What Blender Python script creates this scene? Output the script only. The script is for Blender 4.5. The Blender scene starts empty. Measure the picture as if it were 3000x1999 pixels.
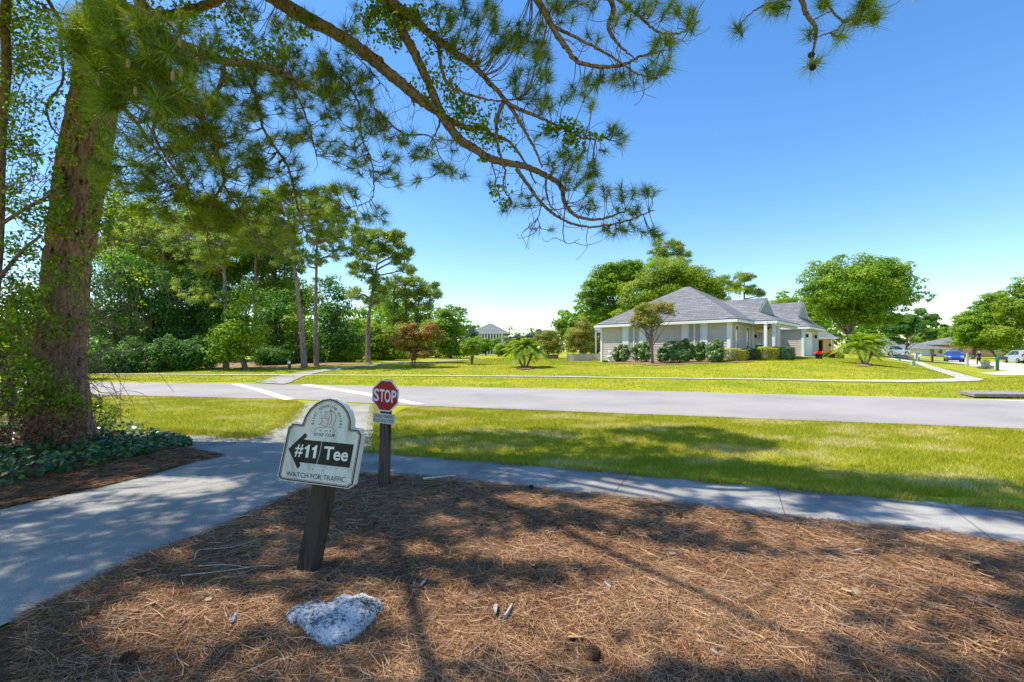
import bpy, math, random
import numpy as np
from mathutils import Vector, noise
from mathutils.geometry import tessellate_polygon
R0 = np.random.default_rng(7)
random.seed(7)
sc = bpy.context.scene
COL = sc.collection
F, CX, HY, EYE = 1333.0, 1500.0, 1030.0, 1.6      # focal length in photo pixels, centre column, horizon row, eye height

# ---------------------------------------------------------------- camera, sky, sun, exposure
cam = bpy.data.cameras.new('camera'); camo = bpy.data.objects.new('camera', cam); COL.objects.link(camo)
camo.location = (0, 0, EYE); camo.rotation_euler = (math.radians(90), 0, 0)
cam.sensor_width = 36; cam.lens = 36*F/3000; cam.shift_y = 0.0102; cam.clip_end = 5000; cam.clip_start = .05
sc.camera = camo
SUN_EL, SUN_AZ = math.radians(62), math.radians(8)
SUN = np.array([-math.cos(SUN_EL)*math.cos(SUN_AZ), math.cos(SUN_EL)*math.sin(SUN_AZ), math.sin(SUN_EL)])
w = bpy.data.worlds.new('World'); sc.world = w; w.use_nodes = True
nt = w.node_tree; bg = nt.nodes['Background']
sky = nt.nodes.new('ShaderNodeTexSky'); sky.sky_type = 'NISHITA'; sky.sun_disc = False
sky.sun_elevation = SUN_EL; sky.sun_rotation = math.atan2(SUN[0], SUN[1])
sky.air_density = 1.1; sky.dust_density = 0.3; sky.ozone_density = 2.0; sky.altitude = 0
hs = nt.nodes.new('ShaderNodeHueSaturation'); hs.inputs['Saturation'].default_value = 1.3; hs.inputs['Hue'].default_value = .504
nt.links.new(sky.outputs[0], hs.inputs['Color']); nt.links.new(hs.outputs[0], bg.inputs[0]); bg.inputs[1].default_value = 0.15
sl = bpy.data.lights.new('sun', 'SUN'); sl.energy = 4.6; sl.angle = math.radians(.5); sl.color = (1, .93, .80)
slo = bpy.data.objects.new('sun', sl); COL.objects.link(slo)
slo.rotation_euler = Vector(SUN).to_track_quat('Z', 'Y').to_euler(); slo.location = (-20, 5, 30)
sc.view_settings.view_transform = 'Standard'; sc.view_settings.look = 'None'; sc.view_settings.gamma = 1
sc.view_settings.exposure = 0.7
sc.render.engine = 'CYCLES'
sc.cycles.max_bounces = 8; sc.cycles.diffuse_bounces = 4; sc.cycles.transmission_bounces = 4; sc.cycles.transparent_max_bounces = 4

# ---------------------------------------------------------------- terrain
def sstep(a, b, x):
    t = np.clip((x-a)/(b-a), 0, 1); return t*t*(3-2*t)
def tz(x, y):
    x = np.asarray(x, float); y = np.asarray(y, float)
    s = .276*x + .961*y - 19.2
    rise = np.interp(s, [0, 4, 9, 12, 16, 24], [0, .25, .66, .88, .95, 1.0])*(1-.28*sstep(-15, -4, -x))*(1+.12*sstep(10, 18, x))+np.interp(s, [18, 60, 200], [0, .32, .4])
    wv = -.75*(x-39.8) + .66*(y-36.4)
    return np.where(wv > 0, rise*sstep(0, 13, wv), .45*sstep(11, 30, -wv)*sstep(20, 40, y))
def gp(px, py, off=0.0):
    """point of the terrain seen at a photo pixel"""
    k = (px-CX)/F; q = (HY-py)/F
    D = np.concatenate([np.arange(1.2, 60, .1), np.arange(60, 600, .5)])
    d = EYE + q*D - tz(k*D, D)
    i = np.argmax(d < 0) if (d < 0).any() else len(D)-1
    if i > 0 and d[i] < 0: D1 = D[i-1] + (D[i]-D[i-1])*d[i-1]/(d[i-1]-d[i])
    else: D1 = D[i]
    return np.array([k*D1, D1, float(tz(k*D1, D1))+off])
def at(px, py, D): return np.array([(px-CX)/F*D, D, EYE+(HY-py)/F*D])
def onground(px, D):
    x = (px-CX)/F*D; return np.array([x, D, float(tz(x, D))])

# ---------------------------------------------------------------- materials
def new_mat(name, rough=.8, spec=.3, metal=0):
    m = bpy.data.materials.new(name); m.use_nodes = True; b = m.node_tree.nodes['Principled BSDF']
    b.inputs['Roughness'].default_value = rough; b.inputs['Metallic'].default_value = metal
    b.inputs['Specular IOR Level'].default_value = spec
    return m, m.node_tree, b
def nd(t, typ, **kw):
    n = t.nodes.new(typ)
    for k, v in kw.items():
        if k.startswith('i_'): n.inputs[k[2:].replace('_', ' ')].default_value = v
        else: setattr(n, k, v)
    return n
def ramp(t, fac, stops):
    r = t.nodes.new('ShaderNodeValToRGB'); cr = r.color_ramp
    while len(cr.elements) < len(stops): cr.elements.new(.5)
    for e, (p, c) in zip(cr.elements, stops): e.position = p; e.color = (*c, 1)
    if fac is not None: t.links.new(fac, r.inputs[0])
    return r
def plain(name, c, rough=.7, spec=.3, metal=0, var=.12, scale=8, bump=0, bscale=60):
    """a colour with a little procedural unevenness"""
    m, t, b = new_mat(name, rough, spec, metal)
    tc = nd(t, 'ShaderNodeTexCoord'); n = nd(t, 'ShaderNodeTexNoise', i_Scale=scale, i_Detail=5.0)
    t.links.new(tc.outputs['Object'], n.inputs['Vector'])
    r = ramp(t, n.outputs[0], [(.3, tuple(v*(1-var) for v in c)), (.7, tuple(min(1, v*(1+var)) for v in c))])
    t.links.new(r.outputs[0], b.inputs['Base Color'])
    if bump:
        n2 = nd(t, 'ShaderNodeTexNoise', i_Scale=bscale, i_Detail=4.0); t.links.new(tc.outputs['Object'], n2.inputs['Vector'])
        bp = nd(t, 'ShaderNodeBump', i_Strength=bump, i_Distance=.02); t.links.new(n2.outputs[0], bp.inputs['Height']); t.links.new(bp.outputs[0], b.inputs['Normal'])
    return m
def leafmat(name, cols, trans=.35, rough=.55, tcol=None, spec=.3):
    """leaves: colour from a per-face random value, part translucent"""
    m, t, b = new_mat(name, rough, spec)
    a = nd(t, 'ShaderNodeAttribute', attribute_name='rnd')
    k = len(cols); r = ramp(t, a.outputs['Fac'], [(i/max(1, k-1), c) for i, c in enumerate(cols)])
    t.links.new(r.outputs[0], b.inputs['Base Color'])
    if trans:
        tr = nd(t, 'ShaderNodeBsdfTranslucent'); mx = nd(t, 'ShaderNodeMixShader'); mx.inputs[0].default_value = trans
        mul = nd(t, 'ShaderNodeMix', data_type='RGBA', blend_type='MULTIPLY'); mul.inputs[0].default_value = 1
        t.links.new(r.outputs[0], mul.inputs[6]); mul.inputs[7].default_value = (*(tcol or (1.6, 1.5, .6)), 1)
        t.links.new(mul.outputs[2], tr.inputs[0]); t.links.new(b.outputs[0], mx.inputs[1]); t.links.new(tr.outputs[0], mx.inputs[2])
        t.links.new(mx.outputs[0], t.nodes['Material Output'].inputs[0])
    return m
def layered(name, stops1, s1, stops2=None, s2=.2, fac=.5, rough=.9, bump=.3, bs=80, bd=.01, fine=None, spec=.2):
    m, t, b = new_mat(name, rough, spec)
    tc = nd(t, 'ShaderNodeTexCoord')
    n = nd(t, 'ShaderNodeTexNoise', i_Scale=s1, i_Detail=6.0, i_Roughness=.65); t.links.new(tc.outputs['Object'], n.inputs['Vector'])
    c = ramp(t, n.outputs[0], stops1).outputs[0]
    if stops2:
        n2 = nd(t, 'ShaderNodeTexNoise', i_Scale=s2, i_Detail=5.0, i_Roughness=.6); t.links.new(tc.outputs['Object'], n2.inputs['Vector'])
        c2 = ramp(t, n2.outputs[0], stops2).outputs[0]
        mx = nd(t, 'ShaderNodeMix', data_type='RGBA', blend_type='MULTIPLY'); mx.inputs[0].default_value = fac
        t.links.new(c, mx.inputs[6]); t.links.new(c2, mx.inputs[7]); c = mx.outputs[2]
    t.links.new(c, b.inputs['Base Color'])
    nb = nd(t, 'ShaderNodeTexNoise', i_Scale=bs, i_Detail=4.0); t.links.new(tc.outputs['Object'], nb.inputs['Vector'])
    bp = nd(t, 'ShaderNodeBump', i_Strength=bump, i_Distance=bd); t.links.new(nb.outputs[0], bp.inputs['Height']); t.links.new(bp.outputs[0], b.inputs['Normal'])
    return m
def barkmat(name, dark, light, sc_=6, stretch=.18, bump=.8):
    m, t, b = new_mat(name, .95, .15)
    tc = nd(t, 'ShaderNodeTexCoord'); mp = nd(t, 'ShaderNodeMapping'); mp.inputs['Scale'].default_value = (1, 1, stretch)
    n = nd(t, 'ShaderNodeTexNoise', i_Scale=sc_, i_Detail=7.0, i_Roughness=.7); v = nd(t, 'ShaderNodeTexVoronoi', i_Scale=sc_*1.6)
    t.links.new(tc.outputs['Object'], mp.inputs[0]); t.links.new(mp.outputs[0], n.inputs['Vector']); t.links.new(mp.outputs[0], v.inputs['Vector'])
    mt = nd(t, 'ShaderNodeMath', operation='MULTIPLY'); t.links.new(n.outputs[0], mt.inputs[0]); t.links.new(v.outputs[0], mt.inputs[1])
    ad = nd(t, 'ShaderNodeMath', operation='ADD'); t.links.new(mt.outputs[0], ad.inputs[0]); t.links.new(n.outputs[0], ad.inputs[1])
    r = ramp(t, ad.outputs[0], [(.46, dark), (.80, light)]); t.links.new(r.outputs[0], b.inputs['Base Color'])
    bp = nd(t, 'ShaderNodeBump', i_Strength=bump, i_Distance=.04); t.links.new(ad.outputs[0], bp.inputs['Height']); t.links.new(bp.outputs[0], b.inputs['Normal'])
    return m

# ---------------------------------------------------------------- objects
def tag(o, label=None, cat=None, group=None, kind=None):
    if label: o['label'] = label
    if cat: o['category'] = cat
    if group: o['group'] = group
    if kind: o['kind'] = kind
    return o
def thing(name, loc, label, cat, group=None):
    o = bpy.data.objects.new(name, None); COL.objects.link(o); o.location = [float(v) for v in loc]; o.empty_display_size = .2
    return tag(o, label, cat, group)
def mesh(name, V, faces, mat, parent=None, rnd=None, smooth=False, loc=None):
    """V: world coordinates. faces: list of lists, or an int array (n,3) / (n,4)."""
    V = np.asarray(V, np.float64).reshape(-1, 3)
    if parent is not None:
        p = parent; off = np.zeros(3)
        while p is not None: off = off+np.array(p.location); p = p.parent
    else: off = np.zeros(3) if loc is None else np.asarray(loc, float)
    me = bpy.data.meshes.new(name)
    if isinstance(faces, np.ndarray):
        n, k = faces.shape
        me.vertices.add(len(V)); me.vertices.foreach_set('co', (V-off).astype(np.float32).ravel())
        me.loops.add(n*k); me.loops.foreach_set('vertex_index', faces.astype(np.int32).ravel())
        me.polygons.add(n); me.polygons.foreach_set('loop_start', np.arange(0, n*k, k, dtype=np.int32))
        me.update(calc_edges=True)
    else:
        me.from_pydata([tuple(v) for v in (V-off)], [], [list(map(int, f)) for f in faces]); me.update()
    me.materials.append(mat)
    if rnd is not None:
        a = me.attributes.new('rnd', 'FLOAT', 'FACE'); a.data.foreach_set('value', np.asarray(rnd, np.float32))
    if smooth: me.polygons.foreach_set('use_smooth', np.ones(len(me.polygons), bool))
    o = bpy.data.objects.new(name, me); COL.objects.link(o)
    if parent is not None: o.parent = parent
    elif loc is not None: o.location = [float(v) for v in off]
    return o
class MB:
    """collects simple shapes into one mesh"""
    def __init__(s): s.V = []; s.F = []
    def add(s, V, Fc):
        n = len(s.V); s.V.extend([tuple(map(float, v)) for v in V]); s.F.extend([[i+n for i in f] for f in Fc]); return s
    def box(s, c, size, ax=None):
        c = np.array(c, float); h = np.array(size, float)/2; A = np.eye(3) if ax is None else np.array(ax, float)
        V = [c+A.T@(h*np.array(q)) for q in ((-1,-1,-1),(1,-1,-1),(1,1,-1),(-1,1,-1),(-1,-1,1),(1,-1,1),(1,1,1),(-1,1,1))]
        return s.add(V, [(3,2,1,0),(4,5,6,7),(0,1,5,4),(1,2,6,5),(2,3,7,6),(3,0,4,7)])
    def tube(s, P, r, n=8, cap=True):
        V, Fc = tube(P, r, n, cap); return s.add(V, Fc)
    def lathe(s, c, prof, n=16, ax=None):
        A = np.eye(3) if ax is None else np.array(ax, float); V = []; c = np.array(c, float)
        for r, z in prof:
            for i in range(n): a = 2*math.pi*i/n; V.append(c+A.T@np.array([r*math.cos(a), r*math.sin(a), z]))
        Fc = []
        for k in range(len(prof)-1):
            for i in range(n): j = (i+1) % n; Fc.append([k*n+i, k*n+j, (k+1)*n+j, (k+1)*n+i])
        Fc.append(list(range(n-1, -1, -1))); Fc.append([(len(prof)-1)*n+i for i in range(n)])
        return s.add(V, Fc)
    def poly(s, P): return s.add(P, [list(range(len(P)))])
    def prism(s, P, ext):
        """polygon P (3D, any outline) extruded by vector ext"""
        n = len(P); P = [np.array(p, float) for p in P]; ext = np.array(ext, float)
        tris = tessellate_polygon([[Vector(p) for p in P]])
        V = P+[p+ext for p in P]
        Fc = [list(t) for t in tris]+[[a+n for a in reversed(t)] for t in tris]
        for i in range(n): j = (i+1) % n; Fc.append([i, j, j+n, i+n])
        return s.add(V, Fc)
    def flat(s, P):
        return s.add(P, [list(t) for t in tessellate_polygon([[Vector([float(q) for q in p]) for p in P]])])
    def build(s, name, mat, parent=None, smooth=False, label=None, recalc=True, loc=None):
        o = mesh(name, np.array(s.V), s.F, mat, parent, smooth=smooth, loc=loc)
        if recalc:
            import bmesh
            bm = bmesh.new(); bm.from_mesh(o.data); bmesh.ops.recalc_face_normals(bm, faces=bm.faces); bm.to_mesh(o.data); bm.free()
        if label: o['label'] = label
        return o
def rotz(a):
    c, s_ = math.cos(a), math.sin(a); return np.array([[c, s_, 0], [-s_, c, 0], [0, 0, 1]])   # rows = local axes
def catmull(P, n):
    P = np.asarray(P, float)
    if len(P) < 3: 
        t = np.linspace(0, 1, n)[:, None]; return P[0]*(1-t)+P[-1]*t
    Q = np.vstack([2*P[0]-P[1], P, 2*P[-1]-P[-2]]); u = np.linspace(0, len(P)-1-1e-6, n); i = u.astype(int); t = (u-i)[:, None]
    a, b, c, d = Q[i], Q[i+1], Q[i+2], Q[i+3]
    return .5*((2*b)+(-a+c)*t+(2*a-5*b+4*c-d)*t*t+(-a+3*b-3*c+d)*t**3)
def tube(P, r, n=8, cap=True):
    P = np.asarray(P, float); m = len(P); r = np.ones(m)*r if np.isscalar(r) else np.asarray(r, float)
    T = np.gradient(P, axis=0); T /= np.linalg.norm(T, axis=1)[:, None]+1e-9
    up = np.array([0.13, .21, 1.0]); 
    if abs(T[0]@up)/np.linalg.norm(up) > .95: up = np.array([1.0, .1, 0])
    A = np.cross(T, up); A /= np.linalg.norm(A, axis=1)[:, None]+1e-9; B = np.cross(T, A)
    a = np.linspace(0, 2*np.pi, n, endpoint=False)
    V = (P[:, None]+r[:, None, None]*(np.cos(a)[None, :, None]*A[:, None]+np.sin(a)[None, :, None]*B[:, None])).reshape(-1, 3)
    Fc = [[k*n+i, k*n+(i+1) % n, (k+1)*n+(i+1) % n, (k+1)*n+i] for k in range(m-1) for i in range(n)]
    if cap: Fc += [list(range(n-1, -1, -1)), [(m-1)*n+i for i in range(n)]]
    return list(V), Fc
def unit(v): return v/(np.linalg.norm(v, axis=-1, keepdims=True)+1e-9)
def rdir(n, r=R0): return unit(r.normal(size=(n, 3)))
def leafquads(C, N, L, W, r=R0):
    """rhombic leaves at C with normals N"""
    n = len(C); a = unit(np.cross(N, rdir(n, r))); b = np.cross(N, a)
    L = np.broadcast_to(L, n)[:, None]*r.uniform(.7, 1.3, (n, 1)); W = np.broadcast_to(W, n)[:, None]*r.uniform(.7, 1.3, (n, 1))
    V = np.stack([C-a*L*.5, C+b*W*.5+a*L*.05, C+a*L*.5, C-b*W*.5+a*L*.05], 1).reshape(-1, 3)
    return V, np.arange(4*n).reshape(n, 4)
def needles(C, Dr, L, Wd, droop=0, r=R0):
    """one thin tapering triangle per needle, rooted at C and pointing along Dr"""
    n = len(C); s = unit(np.cross(Dr, rdir(n, r))); L = np.broadcast_to(L, n)[:, None]
    tip = C+Dr*L; tip[:, 2] -= droop*L[:, 0]
    V = np.stack([C-s*Wd/2, C+s*Wd/2, tip], 1).reshape(-1, 3)
    return V, np.arange(3*n).reshape(n, 3)
def tufts(T, A, n, L, Wd, r=R0, spread=(.25, 1.25), seg=.1, droop=.05):
    """pine needle tufts: centres T, twig directions A"""
    m = len(T); A = unit(A); C = np.repeat(T, n, 0); D = np.repeat(A, n, 0); k = m*n
    C = C-D*(r.random((k, 1))**1.3)*seg*1.6+D*seg*.3
    th = r.uniform(spread[0], spread[1], (k, 1)); s = unit(np.cross(D, rdir(k, r)))
    dr = unit(D*np.cos(th)+s*np.sin(th))
    V, Fc = needles(C, dr, L*r.uniform(.65, 1.1, k), Wd, droop, r)
    return V, Fc, np.clip(np.repeat(r.random(m), n)*.6+r.random(k)*.4, 0, 1)
def inpoly(x, y, P):
    P = np.asarray(P, float); c = np.zeros(len(x), bool); n = len(P)
    for i in range(n):
        x1, y1 = P[i]; x2, y2 = P[(i+1) % n]
        m = ((y1 > y) != (y2 > y)) & (x < (x2-x1)*(y-y1)/(y2-y1+1e-12)+x1); c ^= m
    return c
def resample(P, n):
    P = np.asarray(P, float); d = np.r_[0, np.cumsum(np.linalg.norm(np.diff(P, axis=0), axis=1))]
    u = np.linspace(0, d[-1], n); return np.stack([np.interp(u, d, P[:, i]) for i in range(P.shape[1])], 1)
def ribbon(name, A, B, mat, off, n=60, m=4, lump=None, kind='structure', parent=None, solid=0.0):
    """a sheet between two edges given in photo pixels, laid over the terrain"""
    a = resample([gp(*p)[:2] for p in A], n); b = resample([gp(*p)[:2] for p in B], n)
    t = np.linspace(0, 1, m+1)[None, :, None]; G = a[:, None]*(1-t)+b[:, None]*t
    z = tz(G[..., 0], G[..., 1])+off
    if lump is not None: z = z+lump(G[..., 0], G[..., 1], t[..., 0]*np.ones_like(z))
    V = np.concatenate([G, z[..., None]], -1).reshape(-1, 3); k = m+1
    Fc = [[i*k+j, i*k+j+1, (i+1)*k+j+1, (i+1)*k+j] for i in range(n-1) for j in range(m)]
    if solid:
        nV = len(V); rim = [i*k for i in range(n)], [i*k+m for i in range(n)]
        V = np.vstack([V, V-[0, 0, solid]])
        for e in rim: Fc += [[e[i], e[i+1], e[i+1]+nV, e[i]+nV] for i in range(n-1)]
        for e0 in (0, (n-1)*k): Fc += [[e0+j, e0+j+1, e0+j+1+nV, e0+j+nV] for j in range(m)]
    o = mesh(name, V, Fc, mat, parent)
    me = o.data
    if me.polygons[0].normal.z < 0: me.flip_normals()
    if kind: o['kind'] = kind
    return o
# ================================================================ THE SETTING
M = {}
M['lawn'] = layered('lawn', [(.25, (.18, .20, .010)), (.5, (.28, .305, .008)), (.75, (.42, .41, .05))], 26,
                    [(.3, (.6, .78, .6)), (.5, (1, 1, 1)), (.66, (1.5, 1.2, 2.2))], .42, .85, .95, .9, 45, .03)
M['road'] = layered('road', [(.3, (.235, .222, .208)), (.7, (.40, .372, .35))], 130, [(.3, (.74, .74, .75)), (.5, (.95, .95, .95)), (.7, (1.12, 1.1, 1.08))], .35, .9, .85, .25, 200, .004)
M['concrete'] = layered('concrete', [(.3, (.22, .21, .19)), (.7, (.47, .45, .41))], 110, [(.35, (.6, .6, .6)), (.65, (1.1, 1.1, 1.08))], .7, .85, .9, .35, 220, .004)
M['walk'] = layered('sidewalk', [(.3, (.18, .17, .165)), (.7, (.50, .48, .44))], 140, [(.35, (.5, .5, .5)), (.65, (1.08, 1.08, 1.06))], 1.3, .85, .9, .5, 260, .005)
M['white_walk'] = layered('white_walk', [(.3, (.44, .42, .37)), (.7, (.56, .53, .47))], 30, [(.35, (.85, .85, .85)), (.65, (1.05, 1.05, 1.05))], .8, .7, .9, .2, 150, .004)
M['paint'] = layered('road_paint', [(.3, (.72, .72, .70)), (.6, (.82, .82, .80))], 30, rough=.7, bump=.15, bs=150)
M['soil'] = layered('soil', [(.3, (.045, .024, .014)), (.5, (.12, .062, .032)), (.7, (.22, .12, .065))], 22, [(.3, (.6, .6, .6)), (.7, (1.3, 1.25, 1.2))], 1.4, .8, 1, 1, 90, .03)
M['mulch'] = layered('mulch', [(.3, (.16, .09, .05)), (.7, (.40, .25, .15))], 30, rough=1, bump=1, bs=40, bd=.03)
M['joint'] = plain('joint', (.09, .085, .08), .95)

# ground: one sheet, fine near, reaching the horizon
gx = np.unique(np.r_[-2500, -1200, -600, -300, np.arange(-160, -60, 10), np.arange(-60, -30, 2.5), np.arange(-30, 90, .75), np.arange(90, 200, 8), 300, 600, 1200, 2500])
gy = np.unique(np.r_[-60, -20, np.arange(-6, 80, .75), np.arange(80, 260, 6), 300, 400, 600, 1200, 3000])
GX, GY = np.meshgrid(gx, gy, indexing='ij'); V = np.stack([GX, GY, tz(GX, GY)], -1).reshape(-1, 3)
ny = len(gy); ii, jj = np.meshgrid(np.arange(len(gx)-1), np.arange(ny-1), indexing='ij'); ii = ii.ravel(); jj = jj.ravel()
g = mesh('ground', V, np.stack([ii*ny+jj, (ii+1)*ny+jj, (ii+1)*ny+jj+1, ii*ny+jj+1], 1), M['lawn'], smooth=True)
tag(g, kind='structure')

ROADN = [(-1400, 1127), (-600, 1140), (250, 1156), (860, 1171), (1200, 1189), (1700, 1208), (2300, 1231), (3000, 1258), (3900, 1292)]
ROADF = [(-1400, 1100), (-600, 1112), (250, 1120), (880, 1128), (1275, 1134), (1700, 1141), (2300, 1157), (3000, 1173), (3900, 1194)]
ribbon('road', ROADF, ROADN, M['road'], .012, 80, 6)
PATHL = [(-600, 1700), (-200, 1560), (0, 1499), (162, 1461), (303, 1431), (449, 1394), (541, 1366), (620, 1338), (655, 1322), (700, 1296), (762, 1280), (834, 1245), (895, 1181)]
PATHR = [(-700, 2300), (-300, 2020), (0, 1843), (189, 1751), (379, 1664), (541, 1599), (704, 1523), (812, 1475), (899, 1437), (1053, 1389), (1082, 1340), (1094, 1270), (1097, 1188)]
ribbon('cart_path', PATHL, PATHR, M['concrete'], .016, 90, 6)
SWT = [(1060, 1328), (1147, 1333), (1267, 1345), (1553, 1367), (1856, 1394), (2000, 1410), (2326, 1440), (2663, 1470), (3000, 1501), (3500, 1550)]
SWB = [(1040, 1392), (1178, 1400), (1334, 1418), (1535, 1429), (1691, 1452), (2000, 1491), (2280, 1521), (2561, 1554), (2714, 1575), (3000, 1608), (3500, 1668)]
ribbon('sidewalk', SWT, SWB, M['walk'], .021, 70, 4)
ribbon('sidewalk', [(-300, 1232), (430, 1269), (760, 1286), (790, 1292)], [(-300, 1262), (300, 1294), (600, 1322), (700, 1340)], M['walk'], .011, 40, 4)
for nm_, a, b in (('joint_a', (1845, 1393), (1790, 1462)), ('joint_b', (2276, 1436), (2302, 1524)), ('joint_c', (2768, 1480), (2920, 1597)), ('joint_d', (1535, 1366), (1400, 1421)), ('joint_e', (640, 1340), (830, 1362))):
    dx = 1.2
    ribbon('sidewalk_joint', [(a[0]-dx, a[1]), (b[0]-dx, b[1])], [(a[0]+dx, a[1]), (b[0]+dx, b[1])], M['joint'], .0245, 6, 1)
# far cart path, far sidewalk, side street, aprons
ribbon('far_cart_path', [(745, 1122), (813, 1103), (867, 1094), (968, 1079), (1087, 1069), (1206, 1061), (1340, 1055), (1420, 1051)],
       [(832, 1127), (890, 1103), (938, 1091), (1027, 1079.5), (1116, 1070.6), (1221, 1063.5), (1340, 1057.5), (1420, 1053)], M['concrete'], .03, 70, 4)
ribbon('far_sidewalk', [(0, 1094), (700, 1098.2), (1275, 1101), (1650, 1104), (2160, 1111), (2450, 1115.5), (2650, 1115), (2740, 1113), (2795, 1111), (2800, 1107), (2787, 1103), (2760, 1094), (2719, 1081), (2690, 1069), (2675, 1063), (2600, 1052)],
       [(0, 1096), (700, 1100.2), (1275, 1103), (1650, 1106), (2160, 1113.3), (2450, 1120), (2650, 1122), (2787, 1120.5), (2850, 1118.5), (2879, 1116), (2880, 1112), (2855, 1107), (2787, 1088), (2725, 1072), (2700, 1062), (2614, 1050)], M['white_walk'], .035, 120, 3)
ribbon('side_street', [(2560, 1043.5), (2640, 1046), (2700, 1050.5), (2760, 1057), (2804, 1066), (2957, 1088.6), (3100, 1112), (3400, 1150)],
       [(2560, 1042.3), (2640, 1043.2), (2700, 1045.5), (2760, 1049), (2830, 1055), (3000, 1067), (3200, 1081), (3500, 1100)], M['white_walk'], .014, 80, 4)
ribbon('driveway_apron', [(2870, 1093.5), (2957, 1087), (3060, 1084), (3200, 1085)], [(2870, 1094.5), (2925, 1100.5), (3060, 1098), (3200, 1097)], M['white_walk'], .022, 20, 3)
ribbon('kerb_strip', [(2855, 1171.5), (3000, 1175), (3300, 1182)], [(2855, 1172.3), (3000, 1178.5), (3300, 1187)], M['white_walk'], .018, 20, 1)
ribbon('crosswalk_line', [(676, 1126), (745, 1144), (832, 1173.5)], [(702, 1126), (775, 1144), (863, 1171)], M['paint'], .017, 20, 2)
ribbon('crosswalk_line', [(879, 1127.8), (1040, 1154), (1213, 1186.5)], [(912, 1127.8), (1080, 1153), (1243, 1185)], M['paint'], .017, 20, 2)

def lumpf(x, y):
    x = np.asarray(x); y = np.asarray(y)
    return .5*(np.sin(x*2.3+np.sin(y*1.7))*np.cos(y*2.9+.7*x)+np.sin(x*5.1+1.3*y+2)*np.sin(y*4.3-1.1*x)*.5)
def lump(x, y, t=None):
    e = 1 if t is None else sstep(0, .12, t)
    return (.035+.03*lumpf(x, y))*e
STRAWT = [(-300, 2040), (0, 1848), (189, 1756), (379, 1669), (541, 1604), (704, 1528), (812, 1480), (899, 1440), (1053, 1392), (1178, 1403), (1334, 1421), (1535, 1433), (1691, 1457), (2000, 1496), (2280, 1526), (2561, 1559), (2714, 1580), (3000, 1613), (3400, 1665)]
ribbon('soil', STRAWT, [(-300, 2900), (500, 2900), (1500, 2900), (2500, 2900), (3500, 2900)], M['soil'], .004, 160, 40, lump)
# left bank: litter and ivy bed
ribbon('soil', [(-600, 1250), (-200, 1215), (150, 1225), (350, 1268), (440, 1290), (560, 1316), (640, 1332)], [(-600, 1690), (-200, 1550), (0, 1492), (162, 1455), (303, 1425), (449, 1389), (560, 1354), (652, 1330)], M['soil'], .018, 60, 16)
ribbon('wood_floor', [(200, 1082), (420, 1074), (700, 1063), (900, 1060), (1090, 1064)], [(200, 1084), (420, 1081), (700, 1078), (900, 1074), (1090, 1066)], M['mulch'], .02, 40, 4)
ribbon('mulch_bed', [(1780, 1057), (1905, 1059), (2060, 1057), (2200, 1052), (2340, 1045)], [(1790, 1064), (1905, 1072), (2020, 1067), (2190, 1062), (2360, 1050)], M['mulch'], .03, 40, 5)
for c_, rx_, ry_ in (((1538, 1079), 24, 5), ((2534, 1070), 24, 5)):
    A_ = [(c_[0]-rx_*math.cos(t), c_[1]-ry_*math.sin(t)) for t in np.linspace(.05, math.pi-.05, 14)]
    ribbon('mulch_bed', A_, [(x, 2*c_[1]-y) for x, y in A_], M['mulch'], .05, 20, 4)

# ---------------------------------------------------------------- pine straw and grass (nobody could count them)
M['straw'] = leafmat('pine_straw', [(.05, .022, .012), (.19, .088, .036), (.35, .19, .09), (.58, .365, .195), (.42, .36, .29)], .12, .6)
def straw(n, xr, yr, polys, L=.19, W=.0026, seed=3, zo=.0, lmp=True, dens=True):
    r = np.random.default_rng(seed)
    if dens: y = yr[0]*np.exp(r.random(n)*math.log(yr[1]/yr[0]))
    else: y = r.uniform(*yr, n)
    x = r.uniform(xr[0], xr[1], n)*(y/yr[1] if dens else 1)
    m = np.zeros(n, bool)
    for P in polys: m |= inpoly(x, y, P)
    if lmp: m &= ((x-c_rock[0])/.20)**2+((y-c_rock[1])/.12)**2 > 1
    x = x[m]; y = y[m]; n = len(x)
    a = r.random(n)*2*np.pi + 1.2*np.sin(x*1.3+y)          # loose swirls
    l = L*r.uniform(.5, 1.15, n)/2; bend = r.normal(0, .25, n)
    z = tz(x, y)+(lump(x, y) if lmp else 0)+.006+zo+np.abs(r.normal(0, .014, n))
    ti = r.normal(0, .10, n)
    up = r.random(n) < .025; ti[up] += r.uniform(.2, .7, up.sum())
    d0 = np.stack([np.cos(a-bend), np.sin(a-bend), -np.abs(ti)*.3], 1); d1 = np.stack([np.cos(a+bend), np.sin(a+bend), ti], 1)
    C = np.stack([x, y, z], 1); s = np.stack([-np.sin(a), np.cos(a), r.normal(0, .6, n)], 1)*(W*r.uniform(.7, 1.3, n)/2)[:, None]
    p0 = C-d0*l[:, None]; p0[:, 2] = np.maximum(p0[:, 2], z-.01); p2 = C+d1*l[:, None]
    p2[:, 2] = np.maximum(p2[:, 2], z-.01)
    V = np.stack([p0-s, p0+s, C+s, C-s, p2+s*.4, p2-s*.4], 1).reshape(-1, 3)
    b = np.arange(n)[:, None]*6
    Fc = np.concatenate([b+[0, 1, 2, 3], b+[3, 2, 4, 5]], 0)
    c = np.clip(r.beta(2, 2.4, n)+.12*lumpf(x*.8, y*.8+4), 0, 1)
    return V, Fc, np.r_[c, c]
w2 = lambda P: [tuple(gp(*p)[:2]) for p in P]
SP = w2(STRAWT)+[(9, 1.0), (-6, 1.0)]
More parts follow.
